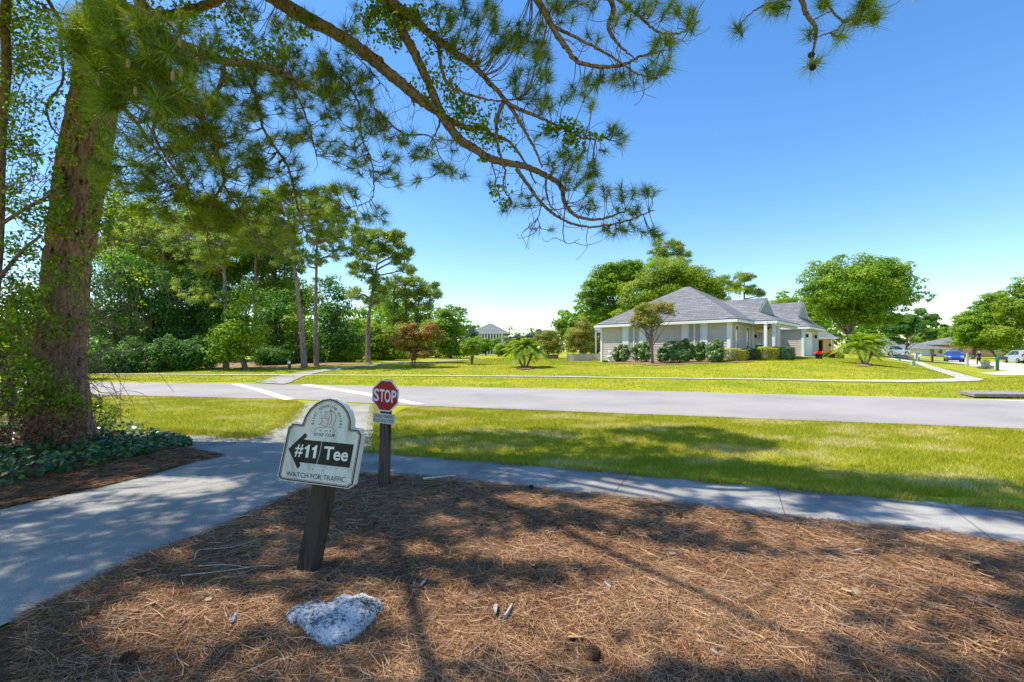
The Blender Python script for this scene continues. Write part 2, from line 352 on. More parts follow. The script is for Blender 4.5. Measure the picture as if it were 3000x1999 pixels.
# needles spill a little over the path edges
c_rock = gp(973, 1845)
SP2 = [(x, y+(.05+.05*math.sin(i*2.1))) for i, (x, y) in enumerate(SP[:-2])]+SP[-2:]
V, Fc, c = straw(330000, (-7.5, 8.5), (1.7, 7), [SP2])
tag(mesh('pine_straw', V, Fc, M['straw'], rnd=c), 'fallen rust-brown pine needles covering the foreground', kind='stuff')
LB = w2([(-600, 1250), (-200, 1215), (150, 1235), (350, 1275), (560, 1322), (660, 1338), (560, 1362), (449, 1392), (303, 1429), (162, 1459), (0, 1497), (-600, 1690)])
V, Fc, c = straw(90000, (-13, -3), (4.5, 9.5), [LB], seed=5, lmp=False, dens=False, W=.004, zo=.012)
tag(mesh('pine_straw', V, Fc, M['straw'], rnd=c*.7), 'brown needle litter on the bank left of the path', kind='stuff')

M['grass'] = leafmat('grass', [(.18, .205, .008), (.31, .32, .008), (.42, .405, .022), (.56, .48, .13), (.68, .54, .30)], .25, .6, (1.25, 1.25, .5))
def grass(n, xr, yr, poly, h=.05, W=.006, seed=11, dens=None):
    r = np.random.default_rng(seed); x = r.uniform(*xr, n); y = r.uniform(*yr, n)
    m = inpoly(x, y, poly)
    if dens is not None: m &= r.random(n) < dens(x, y)
    x = x[m]; y = y[m]; n = len(x); z = tz(x, y)+.002
    a = r.random(n)*2*np.pi; s = np.stack([np.cos(a), np.sin(a), 0*a], 1)*(W*r.uniform(.6, 1.4, n)/2)[:, None]
    C = np.stack([x, y, z], 1); lean = r.normal(0, .5, (n, 2)); hh = h*r.uniform(.5, 1.4, n)*(1+.35*lumpf(x*.7, y*.7))
    tip = C+np.stack([lean[:, 0]*hh, lean[:, 1]*hh, hh], 1)
    V = np.stack([C-s, C+s, tip], 1).reshape(-1, 3)
    dry = sstep(-.15, .6, lumpf(x*.55+3, y*.9)+.5*lumpf(x*2.1, y*2.3+1)+.25*lumpf(x*5.3, y*6.1))
    return V, np.arange(3*n).reshape(n, 3), np.clip(r.beta(2, 3, n)*.75+.72*dry*(r.random(n) < .85), 0, 1)
VERGE = w2([(1097, 1189), (1200, 1190), (1700, 1209), (2300, 1232), (3000, 1259), (3500, 1277), (3500, 1550), (3000, 1503), (2663, 1473), (2326, 1443), (2000, 1413), (1856, 1397), (1553, 1370), (1267, 1348), (1147, 1336), (1080, 1330), (1094, 1270)])
V, Fc, c = grass(420000, (-3, 15), (5, 13), VERGE)
tag(mesh('grass', V, Fc, M['grass'], rnd=c), 'patchy sunlit grass between the sidewalk and the road', kind='stuff')
VL = w2([(-100, 1160), (250, 1158), (860, 1173), (893, 1184), (834, 1247), (770, 1281), (700, 1276), (440, 1262), (-100, 1240)])
V, Fc, c = grass(260000, (-19, -2), (7.5, 17), VL)
tag(mesh('grass', V, Fc, M['grass'], rnd=c), 'yellow green grass left of the path before the road', kind='stuff')
FL = w2([(250, 1118), (745, 1121), (832, 1126), (1275, 1133), (1700, 1140), (2300, 1156), (3000, 1171), (3000, 1100), (2880, 1110), (2790, 1085), (2700, 1060), (2400, 1050), (1500, 1048), (1200, 1066), (900, 1076), (250, 1088)])
V, Fc, c = grass(420000, (-32, 34), (14, 62), FL, h=.06, W=.017, seed=13)
tag(mesh('grass', V, Fc, M['grass'], rnd=c*.55), 'bright mown lawn across the road around the grey house', kind='stuff')
# ragged longer grass along the path and sidewalk edges
def edge_grass(P, n, wd, seed):
    r = np.random.default_rng(seed); Q = resample([gp(*p)[:2] for p in P], 400); i = r.integers(0, 400, n)
    k = lumpf(Q[i, 0]*3, Q[i, 1]*3) > -.15
    x = Q[i, 0]+r.normal(0, wd, n); y = Q[i, 1]+r.normal(0, wd, n)+.02; x = x[k]; y = y[k]; n = len(x)
    a = r.random(n)*2*np.pi; s = np.stack([np.cos(a), np.sin(a), 0*a], 1)*.0035
    C = np.stack([x, y, tz(x, y)+.01], 1); tip = C+np.stack([r.normal(0, .05, n), r.normal(-.02, .05, n), r.uniform(.03, .12, n)], 1)
    return np.stack([C-s, C+s, tip], 1).reshape(-1, 3), np.arange(3*n).reshape(n, 3), r.beta(2, 2, n)*.9
Vs, Fs, cs = [], [], []; o_ = 0
for P, n, wd, sd in ((SWT, 9000, .05, 1), ([(1082, 1330), (1094, 1270), (1097, 1190)], 2500, .08, 2), ([(762, 1283), (834, 1248), (890, 1186)], 3500, .1, 3), ([(440, 1264), (700, 1281), (762, 1284)], 5000, .13, 4)):
    V, Fc, c = edge_grass(P, n, wd, sd); Vs.append(V); Fs.append(Fc+o_); cs.append(c); o_ += len(V)
tag(mesh('grass', np.vstack(Vs), np.vstack(Fs), M['grass'], rnd=np.concatenate(cs)), 'ragged long grass along the edges of the paving', kind='stuff')
# ================================================================ THE GREY HOUSE
HR = np.array([14.6, 30.5, 0.0]); HU = np.array([-.731, .682, 0]); HV = np.array([.682, .731, 0]); UP = np.array([0, 0, 1.0])
def hp(a, b, z=0): return HR+HU*a+HV*b+UP*z
def apx(px, b=0.0):       # a of the point on the front wall line (at depth b) that stands at photo column px
    k = (px-CX)/F; P = HR+HV*b; return (P[0]-k*P[1])/(k*HU[1]-HU[0])
def bpx(px, a=0.0):
    k = (px-CX)/F; P = HR+HU*a; return (P[0]-k*P[1])/(k*HV[1]-HV[0])
EV = 3.62                 # soffit height
M['siding'] = plain('siding', (.52, .465, .40), .8, .2, var=.08, scale=3, bump=.15, bscale=50)
M['trim'] = plain('white_trim', (.74, .76, .76), .6, .3, var=.04)
M['soffit'] = plain('soffit', (.62, .60, .54), .8, var=.04)
M['gutter'] = plain('dark_drip_edge', (.03, .028, .03), .6)
M['glass'] = plain('window_glass', (.045, .055, .065), .08, .8, var=.2, scale=1)
M['blind'] = plain('drawn_blind', (.36, .34, .31), .5, .5, var=.04)
def shingles(name, c1, c2):
    m, t, b = new_mat(name, .95, .15)
    tc = nd(t, 'ShaderNodeTexCoord'); sx = nd(t, 'ShaderNodeSeparateXYZ'); t.links.new(tc.outputs['Object'], sx.inputs[0])
    ad = nd(t, 'ShaderNodeMath', operation='SUBTRACT'); t.links.new(sx.outputs[0], ad.inputs[0]); t.links.new(sx.outputs[1], ad.inputs[1])
    cb = nd(t, 'ShaderNodeCombineXYZ'); t.links.new(ad.outputs[0], cb.inputs[0]); t.links.new(sx.outputs[2], cb.inputs[1])
    br = nd(t, 'ShaderNodeTexBrick', i_Scale=1.0); br.inputs['Brick Width'].default_value = .9; br.inputs['Row Height'].default_value = .15
    br.inputs['Mortar Size'].default_value = .012; br.inputs['Color1'].default_value = (*c1, 1); br.inputs['Color2'].default_value = (*c2, 1)
    br.inputs['Mortar'].default_value = (*(v*.55 for v in c1), 1); br.inputs['Bias'].default_value = 0
    t.links.new(cb.outputs[0], br.inputs['Vector'])
    n = nd(t, 'ShaderNodeTexNoise', i_Scale=1.6, i_Detail=9.0, i_Roughness=.75); mp = nd(t, 'ShaderNodeMapping'); mp.inputs['Scale'].default_value = (1, 1, 7); t.links.new(tc.outputs['Object'], mp.inputs[0]); t.links.new(mp.outputs[0], n.inputs['Vector'])
    r = ramp(t, n.outputs[0], [(.3, (.86, .86, .86)), (.7, (1.1, 1.1, 1.1))]); mx = nd(t, 'ShaderNodeMix', data_type='RGBA', blend_type='MULTIPLY'); mx.inputs[0].default_value = 1
    t.links.new(br.outputs[0], mx.inputs[6]); t.links.new(r.outputs[0], mx.inputs[7]); t.links.new(mx.outputs[2], b.inputs['Base Color'])
    bp = nd(t, 'ShaderNodeBump', i_Strength=.6, i_Distance=.02); t.links.new(br.outputs['Fac'], bp.inputs['Height']); bp.invert = True; t.links.new(bp.outputs[0], b.inputs['Normal'])
    return m
M['shingle'] = shingles('roof_shingles', (.15, .155, .163), (.215, .218, .228))
house = thing('house', hp(4, 5, .8), 'single storey grey clapboard house with a hipped shingle roof and white trim', 'house')
def clap(mb, P, Q, z0, z1, out, h=.185):
    """lapped boards along a wall from P to Q"""
    P = np.array(P); Q = np.array(Q); z = z0
    while z < z1-.01:
        t = min(z+h, z1); mb.add([[P[0], P[1], z]+out*.028, [Q[0], Q[1], z]+out*.028, [Q[0], Q[1], t]+out*.006, [P[0], P[1], t]+out*.006,
                                 [P[0], P[1], z]+out*.0, [Q[0], Q[1], z]+out*.0], [(0, 1, 2, 3), (4, 5, 1, 0)]); z = t
wl = MB(); zb = .3
clap(wl, hp(0, 0), hp(10, 0), zb, EV, -HV); clap(wl, hp(0, 9), hp(0, 0), zb, EV, -HU); clap(wl, hp(10, 0), hp(10, 10.5), zb, EV, HU)
clap(wl, hp(10, 10.5), hp(0, 10.5), zb, EV, HV); clap(wl, hp(0, 9), hp(-.0, 14), zb, EV, -HU)
clap(wl, hp(-1.7, 14), hp(4, 14), zb, EV, -HV); clap(wl, hp(-1.7, 17.6), hp(-1.7, 14), zb, EV, -HU); clap(wl, hp(4, 20.6), hp(4, 14), zb, EV, HU); clap(wl, hp(4, 20.6), hp(-1.7, 20.6), zb, EV, HV)
clap(wl, hp(-1.7, 20.6), hp(-1.7, 17.6), zb, EV, -HU)
wl.build('wall', M['siding'], house, recalc=False)
# roofs: closed solids above the eaves
def roof_solid(mb, eave, top_faces, th=.17):
    pass
rf = MB(); ez = EV+.15
def hip(mb, a0, a1, b0, b1, ridge, z=ez):
    """eave rectangle and two ridge points (a,b,z)"""
    E = [hp(a0, b0, z), hp(a1, b0, z), hp(a1, b1, z), hp(a0, b1, z)]; r0 = hp(*ridge[0]); r1 = hp(*ridge[1])
    return mb.add(E+[r0, r1], [(0, 1, 5, 4), (1, 2, 5), (2, 3, 4, 5), (3, 0, 4), (3, 2, 1, 0)])
hip(rf, -.6, 10.4, -.4, 10.9, [(4.8, 5.3, EYE+5.37), (5.2, 5.3, EYE+5.37)])
def dutch(mb, a0, a1, b0, b1, zr, ag, wg):
    """roof with its ridge along u that ends in a small gable facing -u; returns the gable triangle"""
    bm_ = (b0+b1)/2; E = [hp(a0, b0, ez), hp(a1, b0, ez), hp(a1, b1, ez), hp(a0, b1, ez)]
    zg = ez+(zr-ez)*(1-wg); hb = (b1-b0)/2*wg
    g0 = hp(ag, bm_-hb, zg); g1 = hp(ag, bm_+hb, zg); ra = hp(ag, bm_, zr); rb = hp(a1, bm_, zr)
    mb.add(E+[g0, g1, ra, rb], [(0, 1, 7, 6, 4), (3, 5, 6, 7, 2), (0, 4, 5, 3), (1, 2, 7), (3, 2, 1, 0)])
    return g0, g1, ra
gA = dutch(rf, -2.1, 5, 3.2, 10.4, EYE+4.15, -.55, .62)
gB = dutch(rf, -2.2, 4.6, 13.7, 21.2, EYE+4.65, -1.0, .62)
rf.build('roof', M['shingle'], house)
M['gable'] = plain('gable_siding', (.34, .34, .32), .85, var=.2, scale=30)
for g0, g1, ra in (gA, gB):
    gb = MB(); gt = MB(); o_ = -HU*.02; gb.add([g0+o_, g1+o_, ra+o_], [(0, 1, 2)])
    for p, q in ((g0, ra), (ra, g1)):
        d = unit(q-p); nrm = np.cross(d, HU); gt.add([p-HU*.06, q-HU*.06, q-HU*.06-nrm*.10*np.sign(nrm[2]), p-HU*.06-nrm*.10*np.sign(nrm[2])], [(0, 1, 2, 3)])
    gb = gb.build('gable', M['gable'], house, recalc=False); gt.build('rake_trim', M['trim'], gb, recalc=False)
fs = MB(); dk = MB(); so = MB()
def eave(a0, b0, a1, b1):
    P = hp(a0, b0); Q = hp(a1, b1); d = unit(Q-P); n = np.cross(d, UP); ln = np.linalg.norm(Q-P); c = (P+Q)/2
    A = np.array([d, n, UP]); fs.box(c+UP*(EV+.02), (ln, .03, .19), A); dk.box(c+n*.022+UP*(EV+.135), (ln+.04, .05, .05), A)
for s_ in ((-.6, -.4, 10.4, -.4), (-.6, 3.17, -.6, -.38), (10.4, -.4, 10.4, 10.9), (-2.1, 3.2, -.62, 3.2), (-2.1, 10.4, -2.1, 3.22), (-.6, 10.9, -.6, 10.4), (-2.2, 13.7, 4.6, 13.7), (-2.2, 21.2, -2.2, 13.72), (4.6, 21.2, -2.2, 21.2)):
    eave(*s_)
for a0, a1, b0, b1 in ((-.58, 10.38, -.38, 10.88), (-2.08, -.6, 3.22, 10.38), (-2.18, 4.58, 13.72, 21.18)):
    so.add([hp(a0, b0, EV), hp(a1, b0, EV), hp(a1, b1, EV), hp(a0, b1, EV)], [(0, 1, 2, 3)])
fs.build('fascia', M['trim'], house); dk.build('drip_edge', M['gutter'], house); so.build('soffit', M['soffit'], house, recalc=False)
AXU = np.array([HU, HV, UP])
def slab(mb, a, b, z, sa, sb, sz): return mb.box(hp(a, b, z), (sa, sb, sz), AXU)
for a, b, sa, sb in ((.06, -.02, .22, .1), (-.03, .1, .1, .2), (9.92, -.02, .16, .1), (-1.62, 13.97, .2, .1), (-1.72, 14.12, .1, .24), (-.03, 8.9, .1, .2), (-.03, bpx(2203), .1, .2)):
    slab(MB(), a, b, (zb+EV)/2, sa, sb, EV-zb).build('corner_board', M['trim'], house)
def win_front(x0, x1, x2, x3, x4, x5, zl):
    """shutter x0-x1, window x1-x4 with a mullion, shutter x4-x5 (photo columns)"""
    A0, A1, A4, A5 = apx(x0), apx(x1), apx(x4), apx(x5); zt = EV-.03
    for p, q in ((A0, A1), (A4, A5)):
        s_ = slab(MB(), (p+q)/2, -.045, (zl-.05+zt)/2, abs(p-q)-.03, .035, zt-zl+.05)
        for k in range(1, 4): slab(s_, p+(q-p)*k/4, -.066, (zl+zt)/2, .015, .01, zt-zl-.1)
        s_.build('shutter', M['trim'], house)
    fr = MB(); am, w_ = (A1+A4)/2, abs(A1-A4)
    slab(fr, am, -.04, (zl+zt)/2, .09, .06, zt-zl); slab(fr, am, -.04, zl-.03, w_, .09, .07); slab(fr, am, -.04, zt-.02, w_, .06, .05)
    for e in (A1, A4): slab(fr, e+np.sign(am-e)*.03, -.04, (zl+zt)/2, .05, .06, zt-zl)
    wn = fr.build('window', M['trim'], house)
    slab(MB(), am, -.02, (zl+zt)/2, w_-.04, .03, zt-zl-.04).build('pane', M['blind'], wn)
win_front(1824, 1841, 1857, 1860, 1875, 1893, 1.75); win_front(1997, 2016, 2033, 2037, 2055, 2074, 1.75)
def win_side(b0, b1, z0, z1, cols, rows, name='window', a=0, pane='glass', fw=.06):
    fr = MB(); bm_ = (b0+b1)/2; w_ = b1-b0
    for z in (z0, z1): slab(fr, a-.05, bm_, z, .07, w_+.12, .09)
    for b in (b0, b1): slab(fr, a-.05, b, (z0+z1)/2, .07, .09, z1-z0)
    for i in range(1, cols): slab(fr, a-.045, b0+w_*i/cols, (z0+z1)/2, .05, fw, z1-z0-.09)
    for i in range(1, rows): slab(fr, a-.042, bm_, z0+(z1-z0)*i/rows, .06, w_-.09, fw)
    o = fr.build(name, M['trim'], house); slab(MB(), a-.03, bm_, (z0+z1)/2, .02, w_-.05, z1-z0-.05).build('pane', M[pane], o)
    return o
win_side(bpx(2152), bpx(2161), 1.45, 3.4, 1, 2); win_side(bpx(2184), bpx(2192), 1.45, 3.35, 1, 2)
win_side(bpx(2215), bpx(2231), 1.2, 3.15, 3, 2, 'french_door')
# porch floor, posts, beam, downspouts
slab(MB(), -1.0, 7, 1.0, 2.0, 7.4, .18).build('porch_floor', M['walk'], house)
for px_ in (2243, 2267, 2278):
    b_ = bpx(px_, -1.8); p_ = MB(); slab(p_, -1.8, b_, (1.09+EV)/2, .17, .17, EV-1.09); slab(p_, -1.8, b_, 1.2, .24, .24, .2); slab(p_, -1.8, b_, EV-.12, .24, .24, .14)
    p_.build('porch_post', M['trim'], house)
slab(MB(), -1.8, 7.2, EV-.12, .14, 7.0, .22).build('porch_beam', M['soffit'], house)
# garage door panel with coach lamp
gd = slab(MB(), -1.74, 15.9, 2.1, .05, 2.6, 2.5); 
for k in range(1, 4): slab(gd, -1.77, 15.9, .95+k*.62, .02, 2.5, .03)
gd.build('garage_door', M['trim'], house)
M['black'] = plain('black_metal', (.02, .02, .022), .5)
for b_ in (14.35, 18.2):
    l_ = MB(); slab(l_, -1.9, b_, 2.95, .16, .14, .26); slab(l_, -1.9, b_, 3.12, .2, .18, .05); slab(l_, -1.8, b_, 3.0, .2, .04, .04); l_.build('wall_lamp', M['black'], house)
l_ = MB(); slab(l_, -.12, 5.6, 2.75, .14, .12, .24); slab(l_, -.05, 5.6, 2.8, .1, .03, .03); l_.build('wall_lamp', M['black'], house)
# ceiling fan on the porch: its own thing, hangs from the soffit
fan = thing('ceiling_fan', hp(-1.0, 5.2, EV-.3), 'dark ceiling fan hanging under the porch roof', 'ceiling fan')
fm = MB(); fm.lathe(hp(-1, 5.2, EV-.34), [(.03, .34), (.03, .1), (.12, .08), (.12, 0), (.05, -.03)], 10); fm.build('motor', M['black'], fan)
for k in range(5):
    an = k*2*math.pi/5; d = np.array([math.cos(an), math.sin(an), 0]); MB().box(hp(-1, 5.2, EV-.28)+d*.4, (.55, .12, .012), rotz(an)).build('blade', M['black'], fan)
# low white screened wing at the left rear
wg_ = MB(); P0, P1 = at(1662, 1050, 41), at(1776, 1050, 40); P0[2] = P1[2] = 0
for i in range(7):
    c = P0+(P1-P0)*i/6; wg_.box(c+UP*1.0, (.1, .1, .95))
d_ = unit(P1-P0); A_ = np.array([d_, np.cross(UP, d_), UP]); wg_.box((P0+P1)/2+UP*.95, (np.linalg.norm(P1-P0), .05, .9), A_)
fence = wg_.build('patio_screen', M['siding'], None, loc=(P0+P1)/2); tag(fence, 'low grey panelled screen left of the grey house behind the bushes', 'screen')
br_ = thing('patio_roof', at(1760, 970, 40), 'small grey lean-to roof at the left end of the house', 'roof')
q = [at(1742, 973, 41), at(1775, 971, 39), at(1775, 955, 42), at(1742, 958, 44)]
MB().prism(q, (0, 0, -.1)).build('roof_slab', M['shingle'], br_)
for px_ in (1746, 1771): 
    b_ = at(px_, 972, 40.5); MB().box([b_[0], b_[1], (b_[2]+.6)/2], (.12, .12, b_[2]-.6)).build('post', M['trim'], br_)
# porch chair
def simple_chair(loc, label):
    t = thing('patio_chair', loc, label, 'chair', 'dark chairs on the porch'); x, y, z = loc
    MB().box((x, y, z+.42), (.5, .5, .05)).build('seat', M['black'], t); MB().box((x, y+.24, z+.72), (.5, .04, .5)).build('backrest', M['black'], t)
    for sx in (-1, 1):
        for sy in (-1, 1): MB().box((x+sx*.22, y+sy*.22, z+.2), (.04, .04, .4)).build('leg', M['black'], t)
simple_chair(hp(-.7, 4.6, 1.09), 'dark patio chair on the porch nearest the front corner'); simple_chair(hp(-.75, 5.9, 1.09), 'dark patio chair on the porch beside the french door')

# ================================================================ other houses
def gable_house(name, label, corners, h, zb_, roof_pts, wallm, roofm, fascia=True):
    pass
# peach garage beyond
M['peach'] = plain('peach_stucco', (.66, .40, .20), .85, var=.06, scale=4, bump=.2)
pg = thing('neighbour_house', at(2415, 1045, 55), 'peach stucco house with an open garage beyond the grey house', 'house')
gz = .9; D0 = 54.0
def pxX(px, D): return (px-CX)/F*D
xa, xd0, xd1, xb = pxX(2350, D0), pxX(2379, D0), pxX(2412, D0), pxX(2443, D0); zt = EYE+(HY-991)/F*D0; zd = EYE+(HY-997)/F*D0
wm = MB()
for x0, x1, z0, z1 in ((xa, xd0, gz-.4, zt), (xd1, xb, gz-.4, zt), (xd0, xd1, zd, zt)): wm.box(((x0+x1)/2, D0+.1, (z0+z1)/2), (x1-x0, .2, z1-z0))
for x in (xa+.1, xb-.1): wm.box((x, D0+4.2, (gz-.4+zt)/2), (.2, 8, zt-gz+.4))
wm.box(((xa+xb)/2, D0+8.3, (gz-.4+zt)/2), (xb-xa, .2, zt-gz+.4)); wm.build('wall', M['peach'], pg)
MB().box(((xa+xb)/2, D0+4.2, gz), (xb-xa-.4, 7.8, .1)).build('garage_floor', M['road'], pg)
rz = EYE+(HY-947)/F*(D0+4.2); E0 = zt+.02
rm = MB(); x0, x1 = xa-.3, xb+.15
rm.add([(x0, D0-.5, E0), (x1, D0-.5, E0), (x1, D0+4.2, rz), (x0, D0+4.2, rz), (x0, D0+9, E0), (x1, D0+9, E0)], [(0, 1, 2, 3), (3, 2, 5, 4), (0, 4, 5, 1), (1, 5, 2), (0, 3, 4)]); rm.build('roof', M['shingle'], pg)
f_ = MB(); f_.box(((x0+x1)/2, D0-.52, E0-.02), (x1-x0, .06, .2)); f_.box((xb-.35, D0-.06, (gz+E0)/2), (.12, .1, E0-gz)); f_.build('gutter', M['trim'], pg)
f_ = MB(); f_.box((xd1+.75, D0-.1, 2.35), (.16, .14, .3)); f_.box((xd1+.75, D0-.05, 2.5), (.06, .1, .1)); f_.build('wall_lamp', M['black'], pg)
# bicycle in the open garage
bk = thing('bicycle', (pxX(2389, D0+.9), D0+.9, gz+.05), 'pale blue bicycle standing in the open garage', 'bicycle')
M['bluep'] = plain('pale_blue_paint', (.25, .45, .6), .4, .5); bx, by, bz = pxX(2389, D0+.9), D0+.9, gz+.05
for dx in (-.35, .5):
    a_ = np.linspace(0, 2*math.pi, 20); MB().tube([(bx+dx*.6, by+dx+.33*0+.0, bz+.33)+np.array([.15*math.cos(t), .3*math.cos(t), .33*math.sin(t)]) for t in a_], .022, 5, False).build('wheel', M['black'], bk)
fr_ = MB(); P = lambda x, y, z: (bx+x, by+y, bz+z)
for a_, b_ in ((P(-.21, -.35, .33), P(-.1, -.2, .9)), (P(-.1, -.2, .85), P(.1, .25, .8)), (P(.1, .25, .85), P(0, 0, .3)), (P(0, 0, .3), P(-.1, -.2, .8)), (P(0, 0, .3), P(.3, .5, .33)), (P(-.4, -.2, 1.0), P(.2, -.25, 1.0))): fr_.tube([a_, b_], .03, 6)
fr_.build('frame', M['bluep'], bk); MB().box(P(.1, .25, .92), (.15, .25, .06)).build('saddle', M['black'], bk)

def block_house(name, label, px0, px1, D, z0, ze, zr, depth, wallm, roofm, extras=None, ov=.5):
    x0, x1 = pxX(px0, D), pxX(px1, D); t = thing(name, ((x0+x1)/2, D, z0), label, 'house')
    b = MB(); b.box(((x0+x1)/2, D+depth/2, (z0-.5+ze)/2), (x1-x0, depth, ze-z0+.5)); b.build('wall', wallm, t)
    r = MB(); a0, a1, b0, b1 = x0-ov, x1+ov, D-ov, D+depth+ov; hw = min(depth/2+ov, (x1-x0)/2+ov-.3)
    r.add([(a0, b0, ze), (a1, b0, ze), (a1, b1, ze), (a0, b1, ze), (a0+hw, (b0+b1)/2, zr), (a1-hw, (b0+b1)/2, zr)], [(0, 1, 5, 4), (1, 2, 5), (2, 3, 4, 5), (3, 0, 4), (3, 2, 1, 0)]); r.build('roof', roofm, t)
    MB().box(((x0+x1)/2, D-ov-.03, ze-.05), (x1-x0+2*ov, .06, .25)).build('fascia', M['trim'], t)
    return t, x0, x1
M['whitewall'] = plain('white_wall', (.68, .70, .72), .8, var=.05); M['bluewall'] = plain('pale_blue_wall', (.42, .48, .55), .8, var=.05)
h1, x0, x1 = block_house('house', 'two storey pale blue house with white columns behind the far tree line', 1392, 1474, 92, 1.0, 5.3, 7.6, 12, M['bluewall'], M['shingle'], ov=1.4)
for i in range(9):
    x = x0+.8+(x1-x0-1)*i/8; c_ = MB(); c_.box((x, 90.9, 3.1), (.28, .28, 4.3)); c_.build('column', M['trim'], h1)
for i in range(4):
    x = x0+1.2+(x1-x0-2.4)*i/3
    for z in (1.9, 4.1):
        w_ = MB().box((x, 91.97, z), (1.5, .08, 1.3)).build('window', M['trim'], h1); MB().box((x, 91.91, z), (1.3, .06, 1.1)).build('pane', M['glass'], w_)
MB().box(((x0+x1)/2, 91.2, 3.1), (x1-x0, 1.5, .25)).build('balcony_deck', M['trim'], h1)
h2, x0, x1 = block_house('house', 'white low house with a light grey roof at the end of the street', 2699, 2772, 128, .6, EYE+(HY-1021)/F*128, EYE+(HY-1006)/F*134, 14, M['whitewall'], M['shingle'], ov=.8)
for x, w_ in ((x0+3, 1.4), (x1-1.6, 1.0)):
    a_ = MB().box((x, 127.95, 1.6), (w_, .1, 1.6)).build('window', M['trim'], h2); MB().box((x, 127.9, 1.6), (w_-.25, .1, 1.35)).build('pane', M['glass'], a_)
MB().box((x0+5.2, 127.9, 1.45), (1.2, .2, .25)).build('planter_box', M['black'], h2)
h3, x0, x1 = block_house('house', 'white walled house half hidden behind the low spreading tree', 2606, 2680, 140, .5, 3.4, 6.2, 14, M['whitewall'], M['shingle'], ov=.8)
MB().box((x1-3, 139.9, 1.6), (4.5, .15, 2.2)).build('garage_door', M['trim'], h3)
h4, x0, x1 = block_house('house', 'low house in the shade behind the right hand trees', 2782, 2960, 132, .6, 3.6, 6.0, 12, M['peach'], M['shingle'], ov=.8)
for i in range(3):
    a_ = MB().box((x0+3+i*5.5, 131.95, 2.0), (1.8, .1, 1.5)).build('window', M['trim'], h4); MB().box((x0+3+i*5.5, 131.9, 2.0), (1.5, .1, 1.2)).build('pane', M['glass'], a_)
# ================================================================ THE BIG PINE
M['pbark'] = barkmat('pine_bark', (.030, .016, .011), (.42, .24, .165), 9, .35, 1.0)
M['lbark'] = barkmat('limb_bark', (.035, .02, .015), (.30, .20, .15), 16, .5, .7)
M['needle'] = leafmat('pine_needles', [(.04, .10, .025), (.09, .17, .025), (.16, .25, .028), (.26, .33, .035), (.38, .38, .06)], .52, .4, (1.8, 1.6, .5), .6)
M['needle_lit'] = leafmat('pine_needles_painted_sun', [(.08, .14, .012), (.16, .23, .012), (.24, .30, .015), (.34, .36, .03)], .45, .5, (1.7, 1.6, .4))  # sunlight on the low left tufts is put into this brighter colour
M['ivy'] = leafmat('ivy_leaf', [(.03, .08, .010), (.08, .16, .010), (.16, .26, .010), (.28, .37, .012), (.42, .38, .03)], .55, .4, (1.6, 1.5, .3), .5)
M['cone'] = plain('cone_scales', (.10, .05, .03), .9, var=.4, scale=60)
M['candle'] = plain('pollen_cones', (.30, .23, .12), .9, var=.2, scale=80)
M['moss'] = leafmat('grey_rootlets', [(.10, .09, .075), (.2, .18, .15), (.3, .27, .23)], .1, .9)
TR = [(310, -60, 62), (308, 0, 62), (290, 150, 68), (272, 310, 74), (255, 420, 78), (240, 500, 78), (225, 600, 76), (208, 720, 74), (197, 800, 73), (187, 950, 74), (178, 1050, 80), (176, 1150, 90), (178, 1230, 100), (180, 1300, 118)]
TD = 8.0
tp = [np.array(at(x, y, TD)) for x, y, r in TR]; trr = [r/F*TD*.73 for x, y, r in TR]
top_dir = unit(tp[0]-tp[2]); extra = [tp[0]+top_dir*k*1.6+np.array([.12*k*k*.4, -.15*k, 0]) for k in range(5, 0, -1)]
TP = np.array(extra+tp)[::-1]; TRR = np.array([.1, .14, .18, .22, .25]+trr)[::-1]
base = np.array([tp[-1][0], TD, 0.0])
pine = thing('pine_tree', base, 'huge leaning pine with rough bark and long drooping limbs arching over the view', 'tree')
nR, nS = 420, 130; Pc = catmull(TP, nR); Rc = np.interp(np.linspace(0, 1, nR), np.linspace(0, 1, len(TRR)), TRR)
V = []
for i in range(nR):
    for j in range(nS):
        a = 2*math.pi*j/nS; d = np.array([math.cos(a), math.sin(a), 0]); z = Pc[i][2]
        wx = noise.noise(Vector((d[0]*3, d[1]*3, z*2)))*.25; vd = noise.voronoi(Vector((d[0]*4.2+wx, d[1]*4.2+wx, z*1.9)))[0]; crack = min(1, (vd[1]-vd[0])/.28)
        rid = noise.noise(Vector((d[0]*3.2, d[1]*3.2, z*.55)))*.08+crack**.6*.12-.07+noise.noise(Vector((d[0]*16, d[1]*16, z*7)))*.03
        flute = .10*math.cos(a*3+1+.2*z)*max(.2, 1-z/3)+.045*math.cos(a*7+.5*math.sin(z*.9))
        V.append(Pc[i]+d*Rc[i]*(1+rid+flute-.04))
i_, j_ = np.meshgrid(np.arange(nR-1), np.arange(nS), indexing='ij'); i_ = i_.ravel(); j_ = j_.ravel()
mesh('trunk', np.array(V), np.stack([i_*nS+j_, i_*nS+(j_+1) % nS, (i_+1)*nS+(j_+1) % nS, (i_+1)*nS+j_], 1), M['pbark'], pine, smooth=True)

